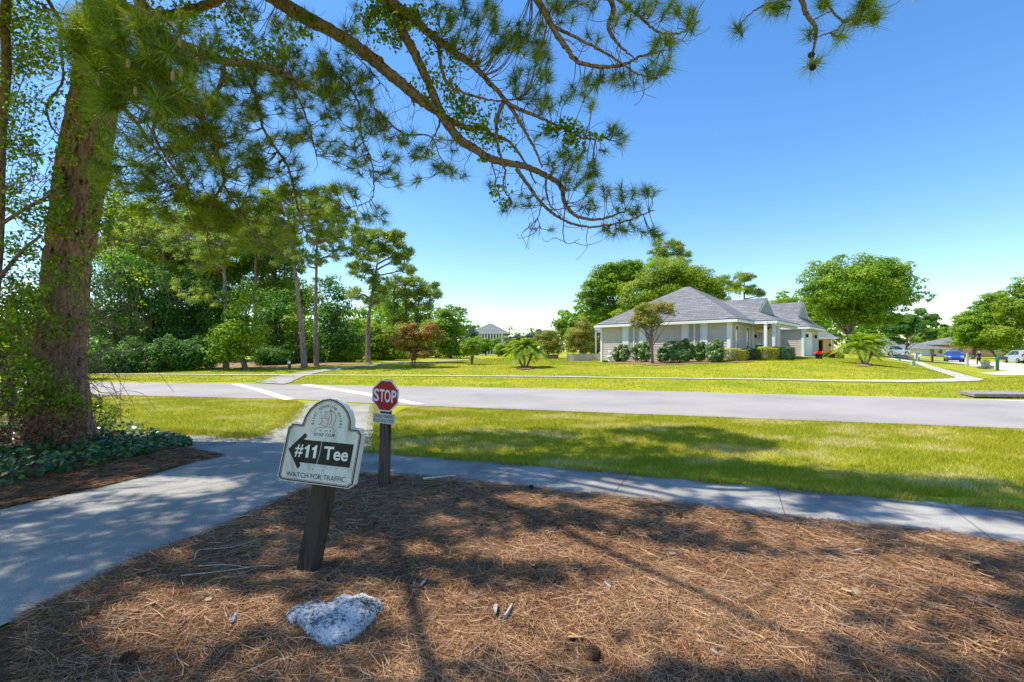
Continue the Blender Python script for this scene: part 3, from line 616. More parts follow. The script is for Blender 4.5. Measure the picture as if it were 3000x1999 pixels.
LP = []      # sample points on every limb, to root the twigs on
def limb(P, r0, r1, D0, D1, name='limb', parent=None, wob=.02, n=None, sides=8, mat='lbark'):
    P3 = [at(x, y, D0+(D1-D0)*i/(len(P)-1)) for i, (x, y) in enumerate(P)]
    return limb3(P3, r0, r1, name, parent, wob, n, sides, mat)
def limb3(P3, r0, r1, name='limb', parent=None, wob=.02, n=None, sides=8, mat='lbark'):
    n = n or 12*len(P3); C = catmull(P3, n); C = C+R0.normal(0, wob*.25, C.shape)*np.linspace(0, 1, n)[:, None]**.3
    u = np.linspace(0, 1, n); rr = (r0*(1-u)+r1*u)*(1+R0.normal(0, .05, n))
    V, Fc = tube(C, rr, sides); o = mesh(name, V, Fc, M[mat], parent or pine, smooth=True)
    LP.extend(C[::3]); return C
def at4(z): i = int(np.argmin(np.abs(TP[:, 2]-z))); return TP[i]
s1 = at4(9.5); s2 = at4(11); s3 = at4(8.6)
A = limb3([s3, at(560, -200, 7.6), at(700, -80, 7.4), at(800, -5, 7.3), at(1000, 108, 7.2), at(1080, 165, 7.1), at(1161, 232, 7.1), at(1241, 299, 7), at(1286, 330, 7), at(1344, 406, 7), at(1393, 437, 6.9), at(1446, 469, 6.9), at(1536, 487, 6.8), at(1598, 513, 6.8), at(1643, 545, 6.8), at(1656, 598, 6.7), at(1692, 634, 6.7), at(1759, 643, 6.7), at(1848, 612, 6.6)], .122, .012, sides=10)
limb([(1513, 495), (1549, 545), (1594, 603), (1656, 647), (1732, 665), (1826, 650), (1915, 616)], .032, .008, 6.8, 6.4)
limb3([at4(9), at(760, -330, 7.2), at(1050, -120, 7), at(1130, -10, 6.9), at(1165, 40, 6.9), at(1178, 89, 6.9), at(1214, 156, 6.9), at(1250, 232, 6.95), at(1277, 295, 7), at(1303, 345, 7)], .10, .055)
limb([(1140, -5), (1165, 20), (1214, 58), (1268, 107), (1321, 147), (1384, 192), (1429, 237), (1482, 295), (1527, 366), (1562, 428), (1589, 491)], .075, .012, 6.8, 6.6)
limb([(1482, 300), (1513, 317), (1580, 344), (1647, 375), (1714, 406), (1781, 402)], .032, .008, 6.65, 6.5)
limb([(1286, 118), (1286, 152), (1304, 232), (1348, 268), (1446, 295), (1527, 290)], .03, .01, 6.8, 6.7)
limb([(1474, 300), (1458, 345), (1455, 400), (1464, 450), (1480, 500), (1475, 550), (1500, 590)], .032, .007, 6.7, 6.8)
limb([(1300, 345), (1370, 375), (1420, 375), (1440, 395), (1490, 415), (1540, 480), (1570, 540)], .05, .01, 7.0, 7.1)
limb([(1060, 140), (1100, 165), (1122, 178)], .045, .03, 7.1, 7.0)
limb([(1205, 270), (1211, 300), (1214, 310)], .02, .008, 7.05, 7.0)
limb([(1288, 345), (1286, 370), (1270, 400), (1250, 440)], .018, .005, 7, 7.1)
limb([(1440, 478), (1452, 520), (1450, 560)], .012, .004, 6.9, 6.9); limb([(1590, 580), (1575, 640), (1545, 668)], .012, .003, 6.8, 6.8); limb([(1575, 640), (1585, 670)], .007, .003, 6.8, 6.8)
limb([(1600, 520), (1600, 560), (1618, 610), (1660, 610)], .02, .006, 6.8, 6.7)
limb([(1655, 610), (1650, 690), (1665, 715), (1700, 700)], .010, .004, 6.7, 6.7)
limb3([at4(12), at(900, -600, 6), at(1300, -350, 5.8), at(1565, -10, 5.8), at(1616, 76, 5.8), at(1661, 143, 5.8), at(1705, 187, 5.8), at(1812, 194, 5.8), at(1875, 165, 5.7), at(1946, 147, 5.7)], .06, .008)
limb([(1616, 76), (1680, 107), (1790, 165), (1866, 215), (1930, 232)], .022, .007, 5.8, 5.7)
limb3([at(1300, -350, 5.8), at(1600, -200, 5.7), at(1785, -10, 5.7), at(1783, 80, 5.7), at(1812, 130, 5.7), at(1857, 170, 5.7)], .05, .008)
limb([(1785, -20), (1875, 50), (1930, 95), (2000, 95), (2050, 60)], .02, .006, 5.7, 5.6)
limb3([at(1600, -200, 5.7), at(2000, -260, 5.4), at(2310, -80, 5.3), at(2345, -10, 5.3), at(2365, 45, 5.3), at(2390, 80, 5.3), at(2388, 120, 5.3), at(2383, 150, 5.3), at(2378, 200, 5.3)], .045, .006)
limb3([at(2200, -180, 5.3), at(2330, -25, 5.25), at(2295, 3, 5.2), at(2245, 13, 5.2), at(2200, 40, 5.2), at(2163, 78, 5.2)], .014, .006)
limb3([at(2310, -80, 5.3), at(2410, -10, 5.3), at(2430, 20, 5.3), at(2450, 45, 5.3), at(2475, 62, 5.25), at(2530, 58, 5.2), at(2555, 48, 5.2)], .018, .006)
limb([(2475, 62), (2450, 88), (2405, 105), (2390, 112)], .009, .005, 5.3, 5.3); limb([(2465, 65), (2520, 30), (2545, 5)], .009, .005, 5.3, 5.3); limb([(2478, 66), (2465, 100), (2460, 105)], .008, .004, 5.3, 5.3); limb([(2440, 30), (2400, 50), (2385, 58)], .008, .004, 5.3, 5.3)
# left hand limbs
limb3([at4(7.6), at(380, -40, 7.6), at(440, 60, 7.2), at(491, 110, 6.8), at(580, 150, 6.6), at(647, 178, 6.5), at(760, 192, 6.5), at(850, 225, 6.6), at(900, 260, 6.7), at(960, 285, 6.8)], .11, .01)
limb3([at4(7.7), at(430, 50, 8), at(500, 45, 7.8), at(560, 30, 7.6), at(640, 0, 7.4), at(720, -60, 7.3)], .09, .06)
limb([(690, 182), (720, 230), (750, 285), (775, 384), (840, 482), (862, 560), (880, 640), (910, 700), (960, 740)], .028, .008, 6.5, 6.8)
limb([(656, 180), (645, 250), (594, 321), (600, 370), (620, 400)], .035, .012, 6.5, 6.6)
limb([(620, 395), (655, 520), (640, 560), (612, 620), (606, 690), (622, 760), (640, 800)], .022, .006, 6.6, 6.8)
limb([(655, 540), (690, 600), (730, 660), (770, 720), (800, 740)], .015, .005, 6.6, 6.8)
limb([(355, 312), (400, 360), (450, 430), (500, 500), (540, 560)], .03, .008, 7.2, 6.9)
limb([(430, 360), (480, 440), (560, 445), (600, 445)], .014, .006, 6.8, 6.7)
limb([(840, 230), (880, 300), (905, 370), (920, 430), (930, 460)], .016, .006, 6.7, 6.9)
limb([(1000, 230), (1050, 300), (1060, 400), (1090, 480), (1095, 560), (1080, 590), (1020, 610)], .018, .005, 7.0, 7.0)
limb([(1100, 320), (1180, 390), (1260, 400), (1290, 460), (1330, 510)], .016, .005, 7.0, 7.1)
limb([(830, 30), (930, 90), (980, 95), (1060, 180), (1140, 270)], .018, .006, 7.5, 7.2)
for Q_ in ([at4(8.3), at(360, -160, 6), at(400, 20, 5), at(450, 150, 4.7), at(500, 260, 4.8), at(590, 350, 5.2), at(640, 430, 5.6)], [at(400, 20, 5), at(360, 110, 4.6), at(330, 220, 4.7), at(400, 310, 4.8), at(440, 330, 4.9)], [at(450, 150, 4.7), at(540, 150, 5.2), at(600, 180, 5.6)], [at(400, 20, 5), at(480, 60, 4.8), at(530, 110, 4.6)], [at(500, 260, 4.8), at(450, 380, 5.4), at(500, 480, 6.0), at(560, 540, 6.4)], [at(330, 220, 4.7), at(290, 270, 5.4), at(280, 310, 6)]):
    limb3(Q_, .022, .008)
limb([(140, 0), (175, 60), (195, 115), (240, 170), (275, 220), (320, 270)], .028, .018, 6.8, 7.1); limb([(115, 10), (160, 35), (240, 55), (270, 95)], .016, .008, 6.9, 7.0)
limb([(175, 50), (180, 150), (184, 235), (150, 290), (137, 320), (150, 370), (185, 410)], .022, .014, 7.6, 7.7)
# ---- needle tufts: clouds given by photo regions (cx, cy, rx, ry, count, depth, needle length)
REG = [(450, 420, 150, 60, 20, 6, .22), (700, 480, 120, 50, 18, 6.5, .21), (820, 450, 100, 60, 14, 6.6, .21), (350, 500, 80, 60, 12, 6.5, .21), (560, 620, 100, 60, 18, 6.8, .21), (700, 620, 100, 60, 18, 6.8, .21), (450, 570, 100, 60, 12, 6.8, .21), (700, 350, 80, 60, 12, 6.6, .21), (650, 260, 60, 60, 10, 6.5, .21), (730, 250, 60, 50, 8, 6.5, .21), (980, 160, 60, 50, 6, 7, .2), (330, 120, 140, 110, 40, 4.6, .24), (470, 210, 120, 90, 30, 4.6, .24), (560, 130, 110, 80, 18, 5.6, .22), (410, 300, 130, 60, 24, 4.8, .24), (560, 330, 110, 70, 18, 5.2, .22), (620, 430, 100, 60, 18, 5.6, .22), (300, 300, 60, 40, 8, 6.5, .2), (520, 520, 120, 50, 16, 6.5, .22),
 (860, 200, 110, 70, 26, 6.8, .21), (930, 260, 80, 60, 20, 6.8, .21), (800, 290, 80, 70, 12, 6.6, .2), (900, 380, 110, 60, 14, 6.8, .2), (1020, 290, 70, 60, 18, 7, .21), (1050, 230, 60, 40, 8, 7, .21), (1080, 370, 80, 50, 14, 7, .21), (1190, 430, 70, 45, 12, 7, .2), (1300, 440, 60, 60, 8, 7, .2), (1160, 500, 80, 50, 7, 7, .2), (1080, 480, 60, 60, 6, 7, .2), (1320, 520, 45, 30, 4, 7, .18), (1000, 440, 60, 50, 6, 7, .2), (1110, 630, 50, 40, 5, 7, .2), (1000, 560, 50, 40, 5, 7, .2),
 (760, 80, 60, 50, 9, 7.4, .2), (900, 60, 70, 50, 8, 7.4, .2), (1040, 60, 50, 40, 5, 7.2, .2), (700, 20, 60, 30, 6, 7.4, .2), (640, 620, 90, 70, 20, 6.9, .21), (780, 560, 80, 60, 12, 6.9, .21), (880, 560, 50, 50, 8, 6.8, .21), (900, 680, 60, 40, 8, 6.9, .21), (640, 760, 60, 50, 9, 6.9, .21), (960, 620, 60, 40, 6, 6.9, .2), (760, 700, 80, 40, 8, 6.9, .2),
 (1330, 30, 60, 40, 8, 6.7, .2), (1420, 40, 60, 45, 10, 6.6, .2), (1500, 90, 60, 50, 13, 6.5, .2), (1560, 130, 55, 50, 12, 6.5, .2), (1440, 150, 70, 50, 10, 6.6, .2), (1590, 200, 45, 50, 9, 6.5, .2), (1540, 240, 60, 40, 8, 6.6, .2), (1350, 100, 60, 40, 6, 6.7, .2),
 (1640, 40, 50, 45, 6, 5.8, .2), (1700, 20, 40, 30, 4, 5.8, .2), (1830, 40, 40, 35, 5, 5.7, .2), (1930, 20, 55, 25, 6, 5.7, .2), (2030, 60, 30, 30, 3, 5.6, .19), (1730, 110, 30, 30, 2, 5.8, .2), (1950, 140, 40, 35, 7, 5.7, .2), (1930, 205, 45, 30, 6, 5.7, .2), (1820, 240, 50, 25, 5, 5.8, .2), (1720, 235, 50, 30, 5, 5.8, .2), (1680, 270, 40, 30, 4, 6.2, .2), (1580, 55, 25, 25, 1, 5.8, .2), (1990, 20, 40, 30, 3, 5.7, .2),
 (1610, 300, 40, 30, 5, 6.6, .19), (1560, 290, 40, 30, 4, 6.6, .19), (1735, 315, 22, 16, 2, 6.5, .19), (1805, 375, 22, 22, 3, 6.4, .2), (1810, 410, 20, 15, 2, 6.4, .2), (1755, 440, 22, 14, 1, 6.5, .18), (1600, 400, 40, 30, 3, 6.6, .18),
 (1640, 460, 45, 30, 6, 6.6, .19), (1700, 470, 35, 30, 5, 6.5, .19), (1740, 510, 30, 25, 4, 6.5, .19), (1690, 540, 45, 35, 7, 6.6, .19), (1750, 560, 35, 25, 4, 6.5, .19), (1640, 500, 30, 25, 3, 6.7, .19), (1835, 565, 25, 22, 4, 6.5, .2), (1900, 575, 22, 20, 3, 6.4, .2), (1840, 620, 35, 20, 4, 6.5, .19), (1745, 610, 45, 25, 4, 6.7, .19), (1905, 680, 30, 20, 4, 6.4, .2), (1845, 660, 40, 20, 4, 6.5, .19), (1780, 680, 40, 18, 3, 6.6, .18), (1530, 590, 45, 20, 5, 6.9, .18), (1490, 610, 22, 20, 2, 6.9, .18), (1590, 665, 35, 14, 2, 6.8, .17), (1450, 530, 20, 15, 1, 6.9, .17),
 (2165, 85, 8, 8, 2, 5.2, .21), (2262, 22, 16, 12, 3, 5.2, .2), (2300, 18, 16, 12, 2, 5.2, .2), (2384, 190, 6, 6, 2, 5.3, .25), (2380, 100, 14, 8, 2, 5.3, .2), (2460, 106, 10, 8, 2, 5.3, .22), (2555, 50, 14, 12, 4, 5.2, .22), (2510, 62, 16, 10, 3, 5.2, .2), (2540, 8, 16, 10, 3, 5.2, .2), (2410, 5, 22, 10, 3, 5.3, .2), (2510, 20, 20, 12, 2, 5.2, .2), (2675, -28, 8, 5, 1, 5.2, .2)]
LPa = np.array(LP); rt = np.random.default_rng(21)
TT = []; TA = []; TL = []; twV = MB(); HANG = []
for cx, cy, rx, ry, n, D, L in REG:
    for _ in range(int(n*(1.7 if cx < 1100 else 1.4))):
        a = rt.random()*6.283; q = math.sqrt(rt.random()); P = at(cx+rx*q*math.cos(a), cy+ry*q*math.sin(a), D+rt.normal(0, .18 if n > 4 else .05))
        j = int(np.argmin(((LPa-P)**2).sum(1)+rt.random(len(LPa))*.02)); Q = LPa[j]; v = P-Q; ln = np.linalg.norm(v)
        if ln < .06: v = unit(rt.normal(size=3))*.1; ln = .1
        if ln > 1.0: P = Q+v/ln*rt.uniform(.4, 1.0)
        mid = (P+Q)/2+np.array([0, 0, -.16*min(ln, 1)])+rt.normal(0, .03, 3); C = catmull([Q, mid, P], 7)
        twV.tube(C, np.linspace(.0065, .004, 7), 4, False)
        d = unit(C[-1]-C[-3]+np.array([0, 0, .02])); TT.append(P); TA.append(d); TL.append(L)
        for m_ in C[2:6:2]: HANG.append(m_)
for _ in range(420):      # bare curly twigs
    j = int(rt.integers(0, len(LPa))); Q = LPa[j]; qx = Q[0]/Q[1]*F+CX; qy = HY-(Q[2]-EYE)/Q[1]*F
    if not (-50 < qx < 2100 and -80 < qy < 800): continue
    d = unit(rt.normal(size=3)+np.array([.3, 0, -.5])); P_ = [Q]
    for k in range(4): d = unit(d+rt.normal(0, .45, 3)+np.array([0, 0, .12*k])); P_.append(P_[-1]+d*rt.uniform(.06, .2))
    twV.tube(catmull(P_, 12), np.linspace(.006, .0025, 12), 4, False)
twV.build('twig', M['lbark'], pine, recalc=False)['kind'] = 'stuff'
TT = np.array(TT); TA = np.array(TA); TL = np.array(TL)
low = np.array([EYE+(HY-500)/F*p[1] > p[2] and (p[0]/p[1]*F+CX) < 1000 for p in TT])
for sel, mt_ in ((~low, 'needle'), (low, 'needle_lit')):
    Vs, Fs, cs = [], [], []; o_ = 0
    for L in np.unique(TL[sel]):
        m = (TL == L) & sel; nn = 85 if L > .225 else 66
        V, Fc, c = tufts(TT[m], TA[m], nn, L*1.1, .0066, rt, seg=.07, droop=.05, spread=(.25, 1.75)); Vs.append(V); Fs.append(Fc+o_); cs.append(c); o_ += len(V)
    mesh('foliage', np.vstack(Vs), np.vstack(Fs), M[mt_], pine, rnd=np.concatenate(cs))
# pollen candles and cones
def cone3(c, ax, L=.07, r=.028, n=70):
    if r > .029: L *= .8; r *= .8
    mb = MB(); ax = unit(np.array(ax, float)); s = unit(np.cross(ax, [.3, .9, .1])); t = np.cross(ax, s)
    mb.lathe(c, [(.2*r, -L/2), (.75*r, -L*.3), (.8*r, 0), (.5*r, L*.3), (.1*r, L/2)], 8, np.array([s, t, ax]))
    for i in range(n):
        u = i/n; rr = r*math.sin(math.pi*min(.97, .12+.86*u))**.6; a = i*2.39996; d = s*math.cos(a)+t*math.sin(a); p = np.array(c)+ax*(u-.5)*L
        q = p+d*rr*1.05+ax*.006; w_ = np.cross(ax, d)*r*.22
        mb.add([p+w_*.6+d*rr*.5, p-w_*.6+d*rr*.5, q-w_, q+w_, q+ax*.004+d*.001, p+ax*.008+d*rr*.5], [(0, 1, 2, 3), (3, 2, 4), (5, 4, 2, 1), (0, 3, 4, 5)])
    return mb
for x, y in ((2377, 160), (2381, 197)): cone3(at(x, y, 5.2), (0, .1, -1), .075, .042).build('cone', M['cone'], pine, recalc=False)
for x, y, D, h in ((524, 36, 4.9, 45), (415, 134, 4.4, 26), (526, 126, 4.5, 30), (376, 186, 4.2, 28), (506, 223, 4.3, 32), (530, 210, 4.4, 34), (290, 240, 4.4, 24), (397, 268, 4.3, 28), (449, 328, 4.5, 26), (480, 103, 4.8, 22), (544, 460, 5.4, 22), (491, 460, 5.4, 22), (481, 343, 4.6, 20)):
    p = at(x, y, D); hh = h/F*D; MB().lathe(p, [(.006, -hh/2), (.016, -hh*.35), (.017, hh*.2), (.012, hh*.42), (.002, hh/2)], 8).build('pollen_cone', M['candle'], pine, smooth=True)

# ---- unseen crown above the frame, tufts placed to cast the foreground shade
LIT = [(487, 1428, 200, 22, 1), (190, 1468, 65, 8, .9), (330, 1481, 110, 6, .7), (30, 1580, 60, 26, .6), (640, 1355, 150, 9, .35), (560, 1850, 260, 62, 1), (480, 1800, 150, 30, .7), (880, 1250, 200, 50, .9), (750, 1300, 90, 8, .7), (850, 1322, 70, 7, .8), (620, 1290, 110, 16, .8),
 (1560, 1480, 90, 14, .8), (1390, 1330, 160, 8, .5), (1760, 1425, 80, 14, .8), (1900, 1455, 90, 22, 1), (2070, 1450, 40, 12, .7), (2160, 1440, 60, 12, 1), (2250, 1470, 60, 20, .9), (2360, 1512, 50, 10, .8), (2680, 1498, 90, 13, .9), (2740, 1530, 90, 22, 1), (2960, 1558, 70, 18, .9),
 (2110, 1535, 70, 17, 1), (2380, 1585, 200, 26, .9), (2800, 1620, 140, 24, .8), (1800, 1500, 90, 12, .7), (1980, 1560, 80, 10, .3), (1640, 1620, 190, 34, .95), (1900, 1660, 200, 34, .9), (2250, 1700, 260, 36, .9), (2650, 1690, 240, 28, .85), (2900, 1720, 150, 30, .6), (2100, 1790, 230, 50, .95), (2400, 1810, 200, 40, .7), (1800, 1780, 150, 45, .8), (1500, 1850, 330, 60, .9), (1250, 1790, 200, 50, .7), (1700, 1940, 200, 70, .7), (2150, 1900, 220, 50, .8), (2500, 1900, 200, 60, .5), (2700, 1800, 200, 40, .6), (1300, 1950, 250, 60, .4), (1150, 1640, 140, 30, .3), (700, 1960, 300, 50, .35), (2850, 1900, 190, 70, .7), (2550, 1960, 200, 50, .6)]
LIT = [(a, b, c*.86, d*.84, e*.95) for a, b, c, d, e in LIT]
def lit(px, py):
    v = 0
    for cx, cy, rx, ry, s_ in LIT:
        q = ((px-cx)/rx)**2+((py-cy)/ry)**2
        if q < 1.6: v = max(v, s_*(1-max(0, q-.55)/1.05))
    return v
rs = np.random.default_rng(5); CT = []; tries = 0
SHD = [(1950, 1265, 170, 14), (2150, 1305, 130, 22), (1800, 1238, 70, 7), (1400, 1290, 260, 22), (2050, 1285, 150, 16)]
while tries < 23000:
    tries += 1; y = rs.uniform(1.0, 9.6); x = rs.uniform(-8, 7.5)
    px = CX+F*x/y; py = HY+F*EYE/y
    if px < -1500 or px > 4200: continue
    # shade ends along the verge
    edge = np.interp(px, [-1500, 600, 1000, 1300, 1700, 1960, 2300, 3000, 4200], [1290, 1285, 1255, 1262, 1262, 1320, 1372, 1425, 1500])
    inshd = any(((px-a_)/c_)**2+((py-b_)/d_)**2 < 1 for a_, b_, c_, d_ in SHD)
    if not inshd and py < edge+rs.normal(0, 9): continue
    if y < 4.3 and px > 750 and rs.random() < .30: continue
    if not inshd and py < 1345 and px > 1050 and rs.random() < .45: continue
    L_ = max(lit(CX+F*(x+dx)/max(.8, y+dy), HY+F*EYE/max(.8, y+dy)) for dx, dy in ((0, 0), (.2, 0), (-.2, 0), (0, .15), (0, -.15)))
    if rs.random() < L_*1.3: continue
    zmin = (EYE+.79*y+.45)
    k = math.tan(SUN_EL); h = rs.uniform(max(zmin, 6.2), max(zmin, 6.2)+3.8)
    P = np.array([x, y, 0])+SUN/SUN[2]*h
    # it must be off the top of the frame from where it really stands
    if P[2] < EYE+(HY+60)/F*P[1]+.3: P = P+SUN/SUN[2]*1.2
    CT.append(P)
CT = np.array(CT)
crownL = []
for k in range(11):      # big limbs carrying that crown
    a = math.radians(-75+k*17); z0 = 8.3+.45*k; L = rs.uniform(6, 9.5); st = at4(z0)
    e = st+np.array([math.cos(a)*L, -abs(math.sin(a))*L*.7-1.0 if a < .8 else math.sin(a)*2-2, rs.uniform(.3, 1.8)])
    C = limb3([st, st*.6+e*.4+np.array([0, 0, .7]), st*.25+e*.75+np.array([0, 0, .5]), e], .075, .015); crownL.extend(C[::3])
crownL = np.array(crownL)
cm = MB()
for i in range(0, len(CT), 9):
    j = int(np.argmin(((crownL-CT[i])**2).sum(1)+rs.random(len(crownL))*.3)); vq = crownL[j]-CT[i]; vq = vq*min(1, 1.0/np.linalg.norm(vq))+rs.normal(0, .25, 3); C = catmull([CT[i]+vq, CT[i]+vq*.5+[0, 0, -.1], CT[i]], 6); cm.tube(C, np.linspace(.012, .005, 6), 4, False)
cm.build('twig', M['lbark'], pine, recalc=False)['kind'] = 'stuff'
V, Fc, c = tufts(CT, rdir(len(CT), rs)+np.array([0, 0, -.2]), 30, .18, .016, rs, seg=.12, spread=(.1, 2.2))
mesh('foliage', V, Fc, M['needle'], pine, rnd=c)  # unseen tufts, laid out along the sun's rays for the shade below

# ---------------------------------------------------------------- climbing vines and the tangle at the left
def leaf_cloud(regs, size, r, upw=.5, asp=.62):
    Cs = []
    for cx, cy, rx, ry, n, D, dd in regs:
        n = int(n*(3.4 if cx < 350 else 2.8 if cx < 900 else 2.3))
        a = r.random(n)*6.283; q = np.sqrt(r.random(n)); k = max(1, n//14)     # grouped in sprays
        g = r.integers(0, k, n); gx_, gy_ = r.normal(0, .62, k), r.normal(0, .62, k)
        px = cx+rx*(gx_[g]*.8+q*np.cos(a)*.35); py = cy+ry*(gy_[g]*.8+q*np.sin(a)*.35); gd = r.normal(0, dd, k)
        for x, y, d_ in zip(px, py, D+gd[g]+r.normal(0, .08, n)): Cs.append(at(x, y, d_))
    Cs = np.array(Cs); N = unit(rdir(len(Cs), r)+np.array([-.3, -.1, upw])); V, Fc = leafquads(Cs, N, size, size*asp, r); return Cs, V, Fc, r.beta(2, 2, len(Cs))
rv = np.random.default_rng(31)
def strands(n, xr, yr, D, r, rad=.004, ln=(120, 400), drop=1.0):
    mb = MB()
    for _ in range(n):
        x, y = r.uniform(*xr), r.uniform(*yr); d = D+r.normal(0, .3); P = [(x, y)]; a = r.uniform(0, 6.283)
        L = r.uniform(*ln)
        for k in range(5): a += r.normal(0, .7); P.append((P[-1][0]+math.cos(a)*L/5, P[-1][1]+abs(math.sin(a))*L/5*drop if r.random() < .8 else P[-1][1]-20))
        mb.tube(catmull([at(px, py, d+.06*i) for i, (px, py) in enumerate(P)], 16), np.linspace(rad, rad*.5, 16)*r.uniform(.6, 1.6), 4, False)
    return mb
vine = thing('climbing_vine', at(300, 1290, 7.5), 'leafy green vine climbing the trunk and limbs of the big pine', 'vine')
Cs, V, Fc, c = leaf_cloud([(190, 450, 40, 60, 60, 7.4, .05), (165, 560, 35, 60, 120, 7.4, .05), (180, 640, 50, 60, 120, 7.4, .06), (300, 420, 30, 70, 130, 7.4, .05), (300, 560, 30, 70, 120, 7.4, .05), (300, 660, 35, 60, 120, 7.4, .05), (250, 760, 60, 60, 40, 7.4, .05), (170, 800, 50, 60, 90, 7.35, .05), (180, 970, 60, 40, 75, 7.3, .05), (150, 1170, 60, 60, 140, 7.1, .08), (230, 900, 40, 60, 50, 7.4, .04), (240, 330, 50, 60, 120, 7.4, .05),
   (290, 60, 70, 80, 300, 7.4, .1), (250, 190, 50, 70, 200, 7.5, .08), (430, 40, 90, 50, 260, 7.5, .15), (560, 40, 70, 40, 200, 7.5, .15), (700, 160, 70, 40, 170, 7.2, .15), (790, 170, 60, 50, 170, 7.0, .15), (860, 110, 60, 30, 80, 7.2, .15),
   (1120, 20, 60, 50, 240, 6.95, .12), (1200, 40, 60, 50, 260, 6.8, .12), (1150, 110, 40, 50, 120, 6.9, .1), (1290, 110, 60, 60, 160, 6.8, .12), (1340, 170, 40, 60, 70, 6.8, .1), (1280, 240, 50, 60, 110, 6.9, .1), (1370, 340, 60, 40, 210, 6.95, .1), (1330, 300, 50, 50, 130, 6.95, .1), (1420, 400, 60, 30, 140, 6.95, .1), (1410, 470, 22, 12, 30, 6.9, .04), (1630, 370, 60, 22, 100, 6.55, .08), (1700, 400, 50, 30, 120, 6.5, .06), (1480, 560, 40, 60, 50, 6.9, .1), (1090, 60, 50, 60, 120, 7.1, .1), (1480, 380, 60, 60, 70, 6.8, .1), (1700, 440, 22, 40, 40, 6.55, .05), (680, 70, 40, 60, 90, 7.4, .1)], .062, rv)
mesh('leaves', V, Fc, M['ivy'], vine, rnd=c); vs = strands(80, (150, 330), (300, 1150), 7.45, rv, .0045, (120, 380)); 
for _ in range(26):
    x, y = rv.uniform(1080, 1480), rv.uniform(0, 400); P = [(x, y)]
    for k in range(4): P.append((P[-1][0]+rv.normal(8, 12), P[-1][1]+rv.uniform(10, 40)))
    vs.tube(catmull([at(a, b, 6.95) for a, b in P], 10), .003, 4, False)
vs.build('stem', M['lbark'], vine, recalc=False)
rts = MB(); r_ = rv; n = 2600; cx = r_.uniform(190, 238, n); cy = 950+290*np.sqrt(r_.random(n)); C = np.array([at(x, y, 7.62) for x, y in zip(cx, cy)])
V, Fc = needles(C, unit(np.stack([r_.normal(.5, .6, n), r_.normal(-.6, .4, n), r_.normal(0, .6, n)], 1)), .07, .004, .1, r_); mesh('aerial_roots', V, Fc, M['moss'], vine, rnd=r_.random(n))
tang = thing('vine_thicket', at(-80, 1330, 7.2), 'tangled leafy thicket of vines and bare twigs at the left edge', 'thicket')
Cs, V, Fc, c = leaf_cloud([(60, 60, 110, 70, 420, 7.6, .5), (100, 170, 90, 60, 320, 7.6, .5), (20, 300, 60, 110, 240, 7.6, .5), (120, 330, 80, 90, 90, 7.6, .4), (70, 440, 80, 60, 180, 7.6, .4), (40, 560, 60, 80, 160, 7.6, .4), (100, 640, 70, 60, 130, 7.6, .3), (40, 720, 60, 60, 90, 7.4, .4), (60, 860, 70, 60, 150, 7.2, .4), (120, 900, 60, 60, 120, 6.9, .2), (200, 1180, 60, 40, 120, 6.8, .2), (110, 760, 40, 40, 50, 7.2, .3), (40, 960, 70, 60, 150, 7.2, .4), (80, 1080, 80, 60, 160, 6.9, .4), (60, 1160, 90, 50, 200, 6.8, .3), (140, 1120, 70, 60, 110, 6.9, .2), (30, 900, 60, 80, 140, 6.9, .3), (-120, 300, 90, 400, 900, 7.4, .6), (-120, 900, 90, 300, 700, 7, .6),
   (400, 480, 60, 70, 90, 9, .5), (360, 640, 60, 80, 110, 9, .5), (440, 620, 90, 60, 130, 9.5, .6), (330, 500, 40, 80, 60, 8.6, .3), (380, 800, 60, 60, 60, 9, .5)], .062, rv)
mesh('leaves', V, Fc, M['ivy'], tang, rnd=c*.9)
vs = strands(150, (-60, 230), (0, 1100), 7.4, rv, .0045, (120, 420)); 
for _ in range(60):
    x, y = rv.uniform(270, 480), rv.uniform(380, 1000); P = [(x, y)]; a = rv.uniform(.6, 2.2)
    for k in range(4): a += rv.normal(0, .5); P.append((P[-1][0]+math.cos(a)*35, P[-1][1]+math.sin(a)*45))
    vs.tube(catmull([at(p, q, 8.3+.1*i) for i, (p, q) in enumerate(P)], 12), np.linspace(.005, .002, 12), 4, False)
vs.build('stem', M['lbark'], tang, recalc=False)
bm_ = MB()
for P, r0 in (([(-60, 700), (60, 620), (140, 575), (170, 545)], .03), ([(20, 610), (60, 640), (100, 660)], .028), ([(-40, 850), (10, 800), (60, 740), (120, 690)], .035), ([(30, -60), (15, 60), (20, 200), (5, 400), (0, 700), (-20, 1000), (-30, 1300)], .07), ([(0, 815), (60, 812), (120, 815)], .012)):
    bm_.tube(catmull([at(x, y, 7.2) for x, y in P], 20), np.linspace(r0, r0*.6, 20), 7)
bm_.build('branch', M['lbark'], tang, smooth=True, recalc=False)
